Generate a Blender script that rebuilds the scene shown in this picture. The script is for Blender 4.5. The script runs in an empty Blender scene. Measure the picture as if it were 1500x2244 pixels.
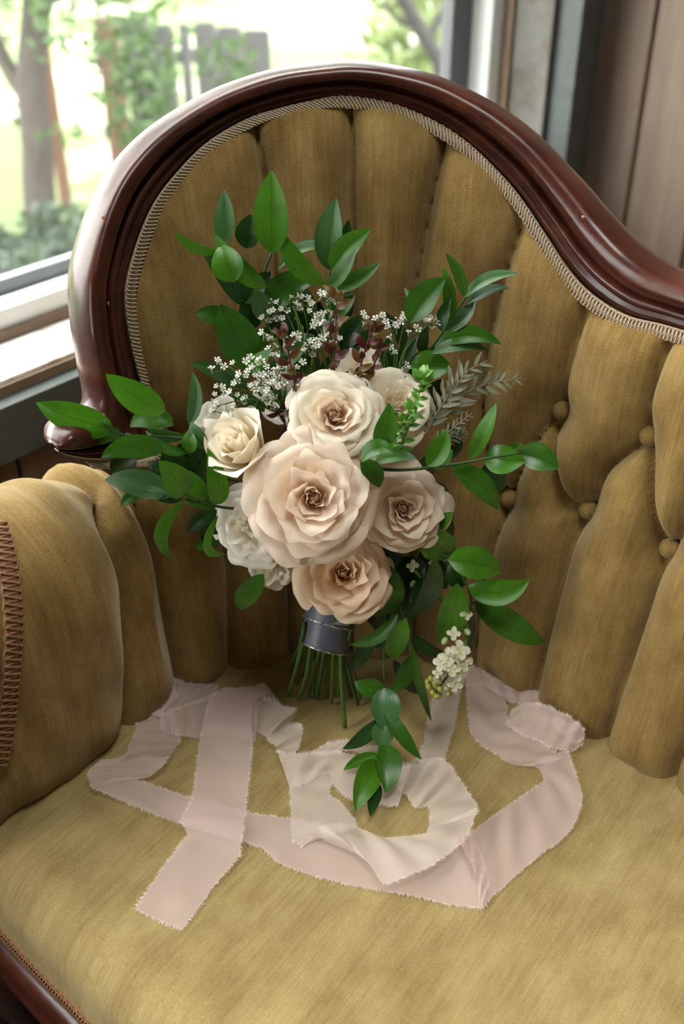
import bpy, bmesh, math, random
import numpy as np
from mathutils import Vector

# ------------------------------------------------------------------ camera, sky, sun, exposure
scene = bpy.context.scene
COL = scene.collection
CAM = np.array([0.0, 0.0, 1.11])
PITCH = math.radians(32.9)
FPX = 2182.0
cam_data = bpy.data.cameras.new('camera')
cam = bpy.data.objects.new('camera', cam_data)
COL.objects.link(cam)
cam.location = CAM
cam.rotation_euler = (math.pi / 2 - PITCH, 0, 0)
cam_data.sensor_fit = 'VERTICAL'
cam_data.sensor_height = 36.0
cam_data.lens = FPX / 2244 * 36.0
cam_data.clip_start = 0.02
cam_data.dof.use_dof = True
cam_data.dof.focus_distance = 0.825
cam_data.dof.aperture_fstop = 4.0
scene.camera = cam

world = bpy.data.worlds.new('world')
scene.world = world
world.use_nodes = True
wn = world.node_tree
wn.nodes.clear()
w_out = wn.nodes.new('ShaderNodeOutputWorld')
w_bg = wn.nodes.new('ShaderNodeBackground')
w_bg.inputs['Color'].default_value = (1.0, 0.985, 0.955, 1)
w_bg.inputs['Strength'].default_value = 2.0
wn.links.new(w_bg.outputs[0], w_out.inputs[0])

vs = scene.view_settings
vs.view_transform = 'Standard'
vs.look = 'None'
vs.gamma = 1.0
vs.use_curve_mapping = False
vs.exposure = 3.36
scene.cycles.max_bounces = 10
scene.cycles.transparent_max_bounces = 24
scene.cycles.sample_clamp_indirect = 8.0
scene.cycles.use_denoising = True

# window wall frame: a runs along the wall (to the far right), b points outdoors
AD = np.array([0.6157, 0.7880, 0.0])
BN = np.array([-0.7880, 0.6157, 0.0])
def W(a, b, z):
    p = AD * a + BN * b
    return np.array([p[0], p[1], z])

# daylight portals in the two window openings (they only guide sky light)
def portal(a0, a1, z0, z1, b):
    ld = bpy.data.lights.new('window_portal', 'AREA')
    ld.shape = 'RECTANGLE'
    ld.size = a1 - a0
    ld.size_y = z1 - z0
    ld.cycles.is_portal = True
    o = bpy.data.objects.new('window_portal', ld)
    COL.objects.link(o)
    o.location = W((a0 + a1) / 2, b, (z0 + z1) / 2)
    zax = Vector(BN); xax = Vector(AD); yax = zax.cross(xax)
    from mathutils import Matrix
    o.rotation_euler = Matrix((xax, yax, zax)).transposed().to_euler()
WIN1 = (0.06, 1.70)
WIN2 = (-2.3, -0.16)  # second window, out of view, added for the light from the left
portal(WIN1[0], WIN1[1], 0.66, 2.3, 1.06)
portal(WIN2[0], WIN2[1], 0.66, 2.3, 1.06)
ADDED_ROOF_LIGHT = (-0.10, 0.75, -0.40, 0.25)         # made-up roof light, added for light from above: a0, a1, b0, b1
_ld = bpy.data.lights.new('window_portal', 'AREA')  # portal of the added roof light
_ld.shape = 'RECTANGLE'; _ld.size = ADDED_ROOF_LIGHT[1] - ADDED_ROOF_LIGHT[0]; _ld.size_y = ADDED_ROOF_LIGHT[3] - ADDED_ROOF_LIGHT[2]
_ld.cycles.is_portal = True
_o = bpy.data.objects.new('window_portal', _ld)
COL.objects.link(_o)
_o.location = W((ADDED_ROOF_LIGHT[0] + ADDED_ROOF_LIGHT[1]) / 2, (ADDED_ROOF_LIGHT[2] + ADDED_ROOF_LIGHT[3]) / 2, 2.78)
_o.rotation_euler = (0, 0, math.atan2(AD[1], AD[0]))

# ------------------------------------------------------------------ helpers
_cp, _sp = math.cos(PITCH), math.sin(PITCH)
def ray(px, py):
    dx, dy = px - 750.0, py - 1122.0
    return np.array([dx, FPX * _cp - dy * _sp, -FPX * _sp - dy * _cp])
def at_y(px, py, Y):                      # the point seen at this spot at forward distance Y
    r = ray(px, py)
    return CAM + r * (Y / r[1])
def at_z(px, py, z):                      # ... at height z
    r = ray(px, py)
    return CAM + r * ((z - CAM[2]) / r[2])
def project(P):
    d = np.asarray(P) - CAM
    dep = d[..., 1] * _cp - d[..., 2] * _sp
    up = d[..., 1] * _sp + d[..., 2] * _cp
    return np.stack([750 + FPX * d[..., 0] / dep, 1122 - FPX * up / dep], -1)

def empty(name, loc, label=None, cat=None, group=None):
    o = bpy.data.objects.new(name, None)
    o.empty_display_size = 0.05
    COL.objects.link(o)
    o.location = loc
    tag(o, label, cat, group)
    return o
def tag(o, label=None, cat=None, group=None, kind=None):
    if label: o['label'] = label
    if cat: o['category'] = cat
    if group: o['group'] = group
    if kind: o['kind'] = kind
    return o
def origin_of(o):
    p = np.zeros(3)
    while o is not None:
        p += np.array(o.location)
        o = o.parent
    return p
def mesh_obj(name, V, F, mat, parent=None, smooth=True, uv=None, loc=None, kind=None, label=None, midx=None):
    """V in world coordinates; uv per vertex; loc = where the object's own origin goes"""
    V = np.asarray(V, dtype=float).reshape(-1, 3)
    base = origin_of(parent) if parent is not None else np.zeros(3)
    own = np.array(loc, dtype=float) if loc is not None else base
    me = bpy.data.meshes.new(name)
    me.from_pydata((V - own).tolist(), [], [tuple(int(i) for i in f) for f in F])
    if uv is not None:
        uv = np.asarray(uv, dtype=np.float32)
        l = me.uv_layers.new(name='uv')
        idx = np.zeros(len(me.loops), dtype=np.int32)
        me.loops.foreach_get('vertex_index', idx)
        l.data.foreach_set('uv', uv[idx].ravel())
    mats = mat if isinstance(mat, (list, tuple)) else [mat]
    for m in mats:
        me.materials.append(m)
    if midx is not None:
        me.polygons.foreach_set('material_index', np.asarray(midx, dtype=np.int32))
    me.polygons.foreach_set('use_smooth', [bool(smooth)] * len(me.polygons))
    me.update()
    o = bpy.data.objects.new(name, me)
    COL.objects.link(o)
    if parent is not None:
        o.parent = parent
    o.location = own - base
    tag(o, label, None, None, kind)
    return o

def grid_faces(nu, nv, close_u=False):
    F = []
    for i in range(nu if close_u else nu - 1):
        i2 = (i + 1) % nu
        for j in range(nv - 1):
            F.append((i * nv + j, i2 * nv + j, i2 * nv + j + 1, i * nv + j + 1))
    return F
def catmull(P, n, closed=False):
    """n samples through control points, even in arc length"""
    P = np.asarray(P, dtype=float)
    Q = np.vstack([2 * P[0] - P[1], P, 2 * P[-1] - P[-2]])
    out = []
    m = 14
    for i in range(1, len(Q) - 2):
        p0, p1, p2, p3 = Q[i - 1], Q[i], Q[i + 1], Q[i + 2]
        for k in range(m):
            t = k / m
            out.append(0.5 * ((2 * p1) + (-p0 + p2) * t + (2 * p0 - 5 * p1 + 4 * p2 - p3) * t * t + (-p0 + 3 * p1 - 3 * p2 + p3) * t ** 3))
    out.append(P[-1])
    out = np.array(out)
    if n is None:
        return out
    d = np.r_[0, np.cumsum(np.linalg.norm(np.diff(out, axis=0), axis=1))]
    tt = np.linspace(0, d[-1], n)
    return np.stack([np.interp(tt, d, out[:, k]) for k in range(out.shape[1])], -1)
def unit(v):
    v = np.asarray(v, dtype=float)
    return v / (np.linalg.norm(v, axis=-1, keepdims=True) + 1e-12)
def tube_geo(P, r, sides=6, cap=True):
    """tube along points P with radius r (scalar or per point)"""
    P = np.asarray(P, dtype=float)
    n = len(P)
    r = np.broadcast_to(np.asarray(r, dtype=float), (n,))
    T = unit(np.gradient(P, axis=0))
    ref = np.array([0.0, 0.0, 1.0]) if abs(T[0][2]) < 0.9 else np.array([1.0, 0, 0])
    N = unit(np.cross(T[0], ref))
    V = []
    for i in range(n):
        N = unit(N - T[i] * np.dot(N, T[i]))
        Bv = np.cross(T[i], N)
        for k in range(sides):
            a = 2 * math.pi * k / sides
            V.append(P[i] + r[i] * (math.cos(a) * N + math.sin(a) * Bv))
    F = []
    for i in range(n - 1):
        for k in range(sides):
            k2 = (k + 1) % sides
            F.append((i * sides + k, i * sides + k2, (i + 1) * sides + k2, (i + 1) * sides + k))
    if cap:
        F.append(tuple(range(sides - 1, -1, -1)))
        F.append(tuple((n - 1) * sides + k for k in range(sides)))
    return np.array(V), F
class Geo:
    def __init__(s): s.V = []; s.F = []; s.U = []; s.n = 0; s.M = []
    def add(s, V, F, uv=None, m=0):
        V = np.asarray(V, dtype=float)
        s.V.append(V); s.F += [tuple(i + s.n for i in f) for f in F]; s.n += len(V)
        s.U.append(np.zeros((len(V), 2)) if uv is None else np.asarray(uv)); s.M += [m] * len(F)
        return s
    def tube(s, P, r, sides=6, m=0):
        V, F = tube_geo(P, r, sides); return s.add(V, F, None, m)
    def build(s, name, mat, parent=None, **k):
        return mesh_obj(name, np.vstack(s.V), s.F, mat, parent, uv=np.vstack(s.U), midx=s.M if isinstance(mat, (list, tuple)) else None, **k)
_BOXF = [(0, 3, 2, 1), (4, 5, 6, 7), (0, 1, 5, 4), (1, 2, 6, 5), (2, 3, 7, 6), (3, 0, 4, 7)]
def wbox(a0, a1, b0, b1, z0, z1, bev=0.0):
    """box in the window-wall frame; bev chamfers the long edges"""
    if bev <= 0:
        V = [W(a, b, z) for z in (z0, z1) for a, b in ((a0, b0), (a1, b0), (a1, b1), (a0, b1))]
        return np.array(V), _BOXF
    bm = bmesh.new()
    vs_ = [bm.verts.new(W(a, b, z)) for z in (z0, z1) for a, b in ((a0, b0), (a1, b0), (a1, b1), (a0, b1))]
    for f in _BOXF: bm.faces.new([vs_[i] for i in f])
    bmesh.ops.bevel(bm, geom=list(bm.edges), offset=bev, segments=2, affect='EDGES', profile=0.5)
    bm.verts.index_update()
    V = np.array([v.co[:] for v in bm.verts]); F = [tuple(v.index for v in f.verts) for f in bm.faces]
    bm.free()
    return V, F

# ------------------------------------------------------------------ materials
def new_mat(name):
    m = bpy.data.materials.new(name)
    m.use_nodes = True
    nt = m.node_tree
    return m, nt, nt.nodes['Principled BSDF'], nt.nodes['Material Output']
def N(nt, t, **k):
    n = nt.nodes.new(t)
    for a, v in k.items(): setattr(n, a, v)
    return n
def ramp(nt, stops):
    r = N(nt, 'ShaderNodeValToRGB')
    e = r.color_ramp.elements
    while len(e) < len(stops): e.new(0.5)
    for i, (p, c) in enumerate(stops):
        e[i].position = p
        e[i].color = (*c, 1) if len(c) == 3 else c
    return r
def noise(nt, vec, scale, detail=4, rough=0.55, map_scale=None):
    if map_scale is not None:
        mp = N(nt, 'ShaderNodeMapping')
        mp.inputs['Scale'].default_value = map_scale
        nt.links.new(vec, mp.inputs['Vector'])
        vec = mp.outputs[0]
    n = N(nt, 'ShaderNodeTexNoise')
    n.inputs['Scale'].default_value = scale
    n.inputs['Detail'].default_value = detail
    n.inputs['Roughness'].default_value = rough
    nt.links.new(vec, n.inputs['Vector'])
    return n
def bump(nt, h, strength, dist, bsdf, prev=None):
    b = N(nt, 'ShaderNodeBump')
    b.inputs['Strength'].default_value = strength
    b.inputs['Distance'].default_value = dist
    nt.links.new(h, b.inputs['Height'])
    if prev is not None: nt.links.new(prev, b.inputs['Normal'])
    nt.links.new(b.outputs[0], bsdf.inputs['Normal'])
    return b.outputs[0]
def tc(nt, which='Object'):
    return N(nt, 'ShaderNodeTexCoord').outputs[which]
def mix_col(nt, fac, a, b, mode='MIX'):
    m = N(nt, 'ShaderNodeMix', data_type='RGBA', blend_type=mode)
    for sock, v in ((m.inputs[0], fac), (m.inputs[6], a), (m.inputs[7], b)):
        if hasattr(v, 'node'): nt.links.new(v, sock)
        elif isinstance(v, (int, float)): sock.default_value = v
        else: sock.default_value = (*v, 1)
    return m.outputs[2]

def mat_plain(name, col, rough=0.6, var=0.12, scale=20, spec=0.4, metal=0.0, map_scale=None, bumps=0.0):
    m, nt, p, o = new_mat(name)
    n = noise(nt, tc(nt), scale, 5, 0.6, map_scale)
    c = np.array(col)
    r = ramp(nt, [(0.25, tuple(c * (1 - var))), (0.75, tuple(np.minimum(c * (1 + var), 1)))])
    nt.links.new(n.outputs['Fac'], r.inputs[0])
    nt.links.new(r.outputs[0], p.inputs['Base Color'])
    p.inputs['Roughness'].default_value = rough
    p.inputs['Specular IOR Level'].default_value = spec
    p.inputs['Metallic'].default_value = metal
    if bumps: bump(nt, n.outputs['Fac'], 0.4, bumps, p)
    return m

def mat_velvet(name, dark, light):
    """cut velvet: streaks along v of the uv, fine pile, fuzzy sheen"""
    m, nt, p, o = new_mat(name)
    uv = tc(nt, 'UV')
    streak = noise(nt, uv, 1.0, 5, 0.65, (380, 15, 1))
    broad = noise(nt, uv, 1.0, 7, 0.68, (30, 15, 1))
    fine = noise(nt, uv, 1.0, 2, 0.5, (1000, 700, 1))
    r = ramp(nt, [(0.30, dark), (0.70, light)])
    a = N(nt, 'ShaderNodeMath', operation='MULTIPLY'); a.inputs[1].default_value = 0.34
    nt.links.new(streak.outputs['Fac'], a.inputs[0])
    b = N(nt, 'ShaderNodeMath', operation='MULTIPLY_ADD'); b.inputs[1].default_value = 0.66
    nt.links.new(broad.outputs['Fac'], b.inputs[0]); nt.links.new(a.outputs[0], b.inputs[2])
    nt.links.new(b.outputs[0], r.inputs[0])
    fr = ramp(nt, [(0.32, (0.66, 0.64, 0.60)), (0.68, (1.0, 1.0, 1.0))])
    nt.links.new(fine.outputs['Fac'], fr.inputs[0])
    nt.links.new(mix_col(nt, 0.8, r.outputs[0], fr.outputs[0], 'MULTIPLY'), p.inputs['Base Color'])
    p.inputs['Roughness'].default_value = 0.85
    p.inputs['Specular IOR Level'].default_value = 0.15
    p.inputs['Sheen Weight'].default_value = 0.40
    p.inputs['Sheen Roughness'].default_value = 0.42
    p.inputs['Sheen Tint'].default_value = (1.0, 0.90, 0.66, 1)
    b1 = bump(nt, fine.outputs['Fac'], 0.45, 0.0012, p)
    bump(nt, streak.outputs['Fac'], 0.14, 0.002, p, b1)
    return m
M = {}
M['velvet_lit_seat'] = mat_velvet('gold velvet lightened as lit seat', (0.205, 0.130, 0.040), (0.450, 0.345, 0.155))  # paler copy of the velvet: brighter light on the seat painted into its colour
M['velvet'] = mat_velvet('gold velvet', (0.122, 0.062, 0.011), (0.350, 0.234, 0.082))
def mat_mahogany():
    m, nt, p, o = new_mat('polished mahogany')
    n = noise(nt, tc(nt), 14, 6, 0.65, (1.0, 1.0, 3.5))
    g = noise(nt, tc(nt), 160, 4, 0.6, (1.0, 1.0, 0.15))
    r = ramp(nt, [(0.25, (0.022, 0.006, 0.004)), (0.55, (0.060, 0.014, 0.008)), (0.85, (0.125, 0.034, 0.014))])
    nt.links.new(n.outputs['Fac'], r.inputs[0])
    gr = ramp(nt, [(0.35, (0.7, 0.7, 0.7)), (0.6, (1, 1, 1))])
    nt.links.new(g.outputs['Fac'], gr.inputs[0])
    nt.links.new(mix_col(nt, 0.7, r.outputs[0], gr.outputs[0], 'MULTIPLY'), p.inputs['Base Color'])
    p.inputs['Roughness'].default_value = 0.30
    p.inputs['Specular IOR Level'].default_value = 0.30
    p.inputs['Coat Weight'].default_value = 0.12
    p.inputs['Coat Roughness'].default_value = 0.10
    bump(nt, n.outputs['Fac'], 0.06, 0.002, p)
    return m
M['mahogany'] = mat_mahogany()
M['gimp'] = mat_plain('tan gimp braid', (0.47, 0.36, 0.255), 0.75, 0.15, 300)
M['gimp_dark'] = mat_plain('rust gimp braid', (0.25, 0.125, 0.060), 0.8, 0.15, 300)
def mat_weathered(name, base, stain, amount, scale, rough=0.7):
    m, nt, p, o = new_mat(name)
    v = tc(nt)
    n = noise(nt, v, scale, 8, 0.7)
    n2 = noise(nt, v, scale * 5, 5, 0.6)
    r = ramp(nt, [(amount, stain), (amount + 0.16, base)])
    nt.links.new(n.outputs['Fac'], r.inputs[0])
    r2 = ramp(nt, [(0.3, (0.8, 0.8, 0.8)), (0.7, (1, 1, 1))])
    nt.links.new(n2.outputs['Fac'], r2.inputs[0])
    nt.links.new(mix_col(nt, 0.6, r.outputs[0], r2.outputs[0], 'MULTIPLY'), p.inputs['Base Color'])
    p.inputs['Roughness'].default_value = rough
    bump(nt, n2.outputs['Fac'], 0.25, 0.001, p)
    return m
M['whitewash'] = mat_weathered('whitewashed wood', (0.135, 0.128, 0.115), (0.075, 0.055, 0.04), 0.36, 9)
M['sill_white'] = mat_weathered('flaking white sill paint', (0.80, 0.78, 0.74), (0.36, 0.28, 0.20), 0.38, 14)
M['vinyl'] = mat_plain('white vinyl', (0.75, 0.76, 0.76), 0.35, 0.04, 8)
M['sash_grey'] = mat_plain('dark grey screen frame', (0.075, 0.075, 0.085), 0.4, 0.1, 30)
M['sash_light'] = mat_plain('grey bottom rail', (0.22, 0.25, 0.27), 0.4, 0.1, 30)
M['trim_grey'] = mat_plain('slate grey painted wood', (0.062, 0.070, 0.068), 0.5, 0.2, 12, map_scale=(1, 1, 4), bumps=0.0008)
M['sill_edge'] = mat_plain('bare wood edge', (0.17, 0.115, 0.08), 0.7, 0.2, 30)
M['plank'] = mat_plain('brown stained plank', (0.165, 0.115, 0.085), 0.6, 0.22, 9, map_scale=(6, 6, 0.6), bumps=0.001)
M['plank_dark'] = mat_plain('dark brown plank', (0.105, 0.062, 0.040), 0.65, 0.25, 9, map_scale=(6, 6, 0.6), bumps=0.001)
M['floor'] = mat_plain('dark floorboards', (0.055, 0.040, 0.032), 0.5, 0.3, 6, map_scale=(8, 1, 1))
M['plaster'] = mat_plain('warm off-white plaster', (0.22, 0.19, 0.155), 0.9, 0.05, 4)
def mat_glass():
    m, nt, p, o = new_mat('window glass')
    nt.nodes.remove(p)
    t = N(nt, 'ShaderNodeBsdfTransparent'); t.inputs[0].default_value = (0.97, 0.99, 0.98, 1)
    g = N(nt, 'ShaderNodeBsdfGlossy'); g.inputs['Roughness'].default_value = 0.02
    f = N(nt, 'ShaderNodeFresnel'); f.inputs[0].default_value = 1.45
    mx = N(nt, 'ShaderNodeMixShader')
    ge = N(nt, 'ShaderNodeNewGeometry')
    su = N(nt, 'ShaderNodeMath', operation='SUBTRACT', use_clamp=True)
    nt.links.new(f.outputs[0], su.inputs[0]); nt.links.new(ge.outputs['Backfacing'], su.inputs[1])
    nt.links.new(su.outputs[0], mx.inputs[0]); nt.links.new(t.outputs[0], mx.inputs[1]); nt.links.new(g.outputs[0], mx.inputs[2])
    nt.links.new(mx.outputs[0], o.inputs[0])
    return m
M['glass'] = mat_glass()
def mat_screen():
    """insect screen: fine crossing threads (procedural), open between them"""
    m, nt, p, o = new_mat('insect screen')
    nt.nodes.remove(p)
    uv = tc(nt, 'UV')
    facs = []
    for axis in ('X', 'Z'):
        sp = N(nt, 'ShaderNodeSeparateXYZ'); nt.links.new(uv, sp.inputs[0])
        ml = N(nt, 'ShaderNodeMath', operation='MULTIPLY'); ml.inputs[1].default_value = 560.0
        nt.links.new(sp.outputs['X' if axis == 'X' else 'Y'], ml.inputs[0])
        fr = N(nt, 'ShaderNodeMath', operation='FRACT'); nt.links.new(ml.outputs[0], fr.inputs[0])
        lt = N(nt, 'ShaderNodeMath', operation='LESS_THAN'); lt.inputs[1].default_value = 0.13
        nt.links.new(fr.outputs[0], lt.inputs[0]); facs.append(lt)
    mxm = N(nt, 'ShaderNodeMath', operation='MAXIMUM')
    nt.links.new(facs[0].outputs[0], mxm.inputs[0]); nt.links.new(facs[1].outputs[0], mxm.inputs[1])
    t = N(nt, 'ShaderNodeBsdfTransparent')
    d = N(nt, 'ShaderNodeBsdfDiffuse'); d.inputs[0].default_value = (0.35, 0.35, 0.36, 1)
    mx = N(nt, 'ShaderNodeMixShader')
    nt.links.new(mxm.outputs[0], mx.inputs[0]); nt.links.new(t.outputs[0], mx.inputs[1]); nt.links.new(d.outputs[0], mx.inputs[2])
    nt.links.new(mx.outputs[0], o.inputs[0])
    return m
M['screen'] = mat_screen()

# ------------------------------------------------------------------ room shell
FLOOR_A0, FLOOR_A1, FLOOR_B0 = -2.6, 1.83, -2.6
def struct(name, geo_list, mat, loc=None, parent=None, smooth=False):
    g = Geo()
    for V, F in geo_list: g.add(V, F)
    o = g.build(name, mat, parent, smooth=smooth, loc=loc)
    if parent is None: o['kind'] = 'structure'
    return o
struct('floor', [wbox(FLOOR_A0 - .1, FLOOR_A1 + .12, FLOOR_B0 - .1, 1.03, -0.08, 0.0)], M['floor'])
a0_, a1_, b0_, b1_ = ADDED_ROOF_LIGHT
struct('ceiling', [wbox(FLOOR_A0 - .1, FLOOR_A1 + .12, FLOOR_B0 - .1, b0_, 2.6, 2.7), wbox(FLOOR_A0 - .1, FLOOR_A1 + .12, b1_, 1.35, 2.6, 2.7),
                   wbox(FLOOR_A0 - .1, a0_, b0_, b1_, 2.6, 2.7), wbox(a1_, FLOOR_A1 + .12, b0_, b1_, 2.6, 2.7)], M['plaster'])
added_w3 = struct('window_3', [wbox(a0_ - .03, a1_ + .03, b0_ - .03, b0_ + .03, 2.69, 2.75, .003), wbox(a0_ - .03, a1_ + .03, b1_ - .03, b1_ + .03, 2.69, 2.75, .003),
                         wbox(a0_ - .03, a0_ + .03, b0_, b1_, 2.69, 2.75, .003), wbox(a1_ - .03, a1_ + .03, b0_, b1_, 2.69, 2.75, .003)], M['vinyl'], loc=W((a0_ + a1_) / 2, (b0_ + b1_) / 2, 2.69))  # unseen roof light, added to brighten the settee from above
struct('glass_pane', [wbox(a0_ + .02, a1_ - .02, b0_ + .02, b1_ - .02, 2.72, 2.724)], M['glass'], parent=added_w3)  # pane of the added roof light
SILL = 0.655
HEAD = 2.32
wall = struct('wall_left', [
    wbox(FLOOR_A0 - .1, FLOOR_A1 + .12, .872, 1.03, 0.0, SILL - .022),
    wbox(FLOOR_A0 - .1, FLOOR_A1 + .12, .872, 1.03, HEAD, 2.6),
    wbox(FLOOR_A0 - .1, WIN2[0] - .02, .872, 1.03, SILL - .022, HEAD),
    wbox(WIN2[1] + .02, WIN1[0] - .02, .872, 1.03, SILL - .022, HEAD),
    wbox(WIN1[1] + .02, FLOOR_A1 + .12, .872, 1.03, SILL - .022, HEAD)], M['plank_dark'])
# planks that clad the window wall below the apron board
rnd = random.Random(5)
k = -1.4
while k < FLOOR_A1 - .02:
    w = 0.148
    V, F = wbox(k + .002, min(k + w - .002, FLOOR_A1 - .002), .858 + rnd.uniform(-.0015, .0015), .872, 0.0, .577, .002)
    mesh_obj('plank', V, F, M['plank_dark'], wall, smooth=False)
    k += w
wr = struct('wall_right', [wbox(FLOOR_A1 + .014, FLOOR_A1 + .12, FLOOR_B0, 1.03, 0.0, 2.6)], M['plank_dark'])
k = .872
while k > -1.3:
    V, F = wbox(FLOOR_A1 + rnd.uniform(-.001, .001), FLOOR_A1 + .014, k - .1245, k - .0055, 0.0, 2.4, .004)
    mesh_obj('plank', V, F, M['plank'], wr, smooth=False)
    k -= .125
struct('wall_rear', [wbox(FLOOR_A0, FLOOR_A1 + .12, FLOOR_B0 - .1, FLOOR_B0, 0.0, 2.6)], M['plaster'])
struct('wall_front', [wbox(FLOOR_A0 - .1, FLOOR_A0, FLOOR_B0, .872, 0.0, 2.6)], M['plaster'])

def window(n, a0, a1):
    # white vinyl frame with a stepped inside, grey screen sash, pane and screen
    g = [wbox(a0, a1, .965, 1.005, SILL, SILL + .034, .003), wbox(a0, a1, 1.005, 1.03, SILL, SILL + .020),
         wbox(a0, a1, .965, 1.03, HEAD - .045, HEAD, .003),
         wbox(a0, a0 + .045, .965, 1.03, SILL, HEAD, .003), wbox(a1 - .045, a1, .965, 1.03, SILL, HEAD, .003)]
    w = struct('window_%d' % n, g, M['vinyl'], loc=W(a0, 1.0, SILL))
    s = .052
    struct('sash_rail', [wbox(a0 + .045, a1 - .045, 1.006, 1.026, SILL + .020, SILL + .050, .002),
                         wbox(a0 + .045, a1 - .045, 1.006, 1.026, HEAD - .10, HEAD - .045, .002)], M['sash_light'], parent=w)
    struct('sash_stile', [wbox(a0 + .045, a0 + .045 + s, 1.004, 1.028, SILL + .020, HEAD - .045, .002)], M['sash_grey'], parent=w)
    struct('sash_stile', [wbox(a1 - .045 - s - .01, a1 - .045, 1.004, 1.028, SILL + .020, HEAD - .045, .002)], M['sash_grey'], parent=w)
    struct('glass_pane', [wbox(a0 + .08, a1 - .08, 1.012, 1.015, SILL + .04, HEAD - .08)], M['glass'], parent=w)
    aa, bb, z0, z1 = a0 + .06, a1 - .06, SILL + .04, HEAD - .06
    V = [W(aa, 1.024, z0), W(bb, 1.024, z0), W(bb, 1.024, z1), W(aa, 1.024, z1)]
    mesh_obj('insect_screen', V, [(0, 1, 2, 3)], M['screen'], w, uv=[(aa, z0), (bb, z0), (bb, z1), (aa, z1)])
    # deep reveal: jamb boards and the flaking sill
    struct('jamb_board', [wbox(a1, a1 + .02, .872, .965, SILL, HEAD, .002)], M['whitewash'], parent=w)
    struct('jamb_board', [wbox(a0 - .02, a0, .872, .965, SILL, HEAD, .002)], M['whitewash'], parent=w)
    struct('jamb_stop', [wbox(a1 - .009, a1, .945, .965, SILL, HEAD, .001)], M['sill_edge'], parent=w)
    struct('head_board', [wbox(a0 - .02, a1 + .02, .872, .965, HEAD, HEAD + .02)], M['whitewash'], parent=w)
    sl = struct('sill', [wbox(a0 - .02, a1 + .02, .8735, .966, SILL - .004, SILL)], M['sill_white'], parent=w)
    struct('sill_board', [wbox(a0 - .02, a1 + .02, .868, 1.02, SILL - .024, SILL - .004, .001)], M['sill_edge'], parent=w)
    struct('stop_bead', [wbox(a0, a1, .957, .965, SILL, SILL + .012, .001)], M['sill_edge'], parent=w)
    return w
window(1, *WIN1)
window(2, *WIN2)
# slate grey apron board under the sills and the casing boards beside the openings
struct('trim_1', [wbox(-2.3, 1.71, .846, .8575, .577, .640, .0012), wbox(-2.3, 1.71, .8575, .868, .577, .6395)], M['trim_grey'], loc=W(-2.3, .85, .577))
for i, (a0, a1) in enumerate(((1.715, 1.800), (-.14, .04), (-2.41, -2.32))):
    struct('trim_%d' % (i + 2), [wbox(a0, a1, .826, .8715, .577 if i else 0.0, HEAD + .02, .002)], M['trim_grey'], loc=W(a0, .85, 0.0))
struct('trim_5', [wbox(-2.41, 1.80, .826, .8715, HEAD + .02, HEAD + .11, .002)], M['trim_grey'], loc=W(-2.41, .85, HEAD))

# ------------------------------------------------------------------ settee
SEAT = 0.42
settee = empty('settee', (0.0, 0.45, 0.0), 'antique settee in gold tufted velvet with a carved dark mahogany show frame, under the window', 'settee')
BASE = [(-.345, .552), (-.302, .598), (-.222, .684), (-.174, .740), (-.118, .778), (-.05, .797), (.03, .804), (.10, .795),
        (.165, .762), (.232, .694), (.31, .620), (.42, .525), (.56, .415)]
NB = 700
BC = catmull(BASE, NB)
_k = np.ones(41) / 41
BCp = np.vstack([np.repeat(BC[:1], 20, 0) + (BC[0] - BC[1]) * np.arange(20, 0, -1)[:, None], BC, np.repeat(BC[-1:], 20, 0) + (BC[-1] - BC[-2]) * np.arange(1, 21)[:, None]])
BC = np.stack([np.convolve(BCp[:, i], _k, 'valid') for i in range(2)], -1)
_d = np.r_[0, np.cumsum(np.linalg.norm(np.diff(BC, axis=0), axis=1))]
SL = _d[-1]
_T = unit(np.gradient(BC, axis=0))
NOUT = np.stack([-_T[:, 1], _T[:, 0]], -1)          # outward (away from the sitter)
def base_at(s):
    s = np.asarray(s, dtype=float)
    B = np.stack([np.interp(s, _d, BC[:, i]) for i in range(2)], -1)
    n = unit(np.stack([np.interp(s, _d, NOUT[:, i]) for i in range(2)], -1))
    return B, n
def sm(x, a, b):
    t = np.clip((np.asarray(x, dtype=float) - a) / (b - a), 0, 1)
    return t * t * (3 - 2 * t)
S_ARM1, S_ARM2 = 0.16, 0.27
def rec(s): return 0.02 + 0.18 * sm(s, S_ARM1 - .02, S_ARM2 + .06)
def S_back(s, h):
    s = np.asarray(s, dtype=float); h = np.asarray(h, dtype=float)
    B, n = base_at(s)
    off = rec(s) * h
    return np.stack([B[..., 0] + n[..., 0] * off, B[..., 1] + n[..., 1] * off, SEAT + h], -1)
A_H, A_R = 0.152, 0.060
def S_arm(s, q):
    s = np.asarray(s, dtype=float); q = np.asarray(q, dtype=float)
    B, n = base_at(s)
    ah = A_H - .006 * sm(s, .115, .21)                 # the arm dips where it meets the back
    ang = np.clip((q - ah) / A_R, 0, math.pi)
    dn = np.clip(q - ah - math.pi * A_R, 0, None)
    off = rec(s) * np.minimum(q, ah) + A_R * (1 - np.cos(ang))
    z = np.minimum(q, ah) + A_R * np.sin(ang) - dn
    return np.stack([B[..., 0] + n[..., 0] * off, B[..., 1] + n[..., 1] * off, SEAT + z], -1)
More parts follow.
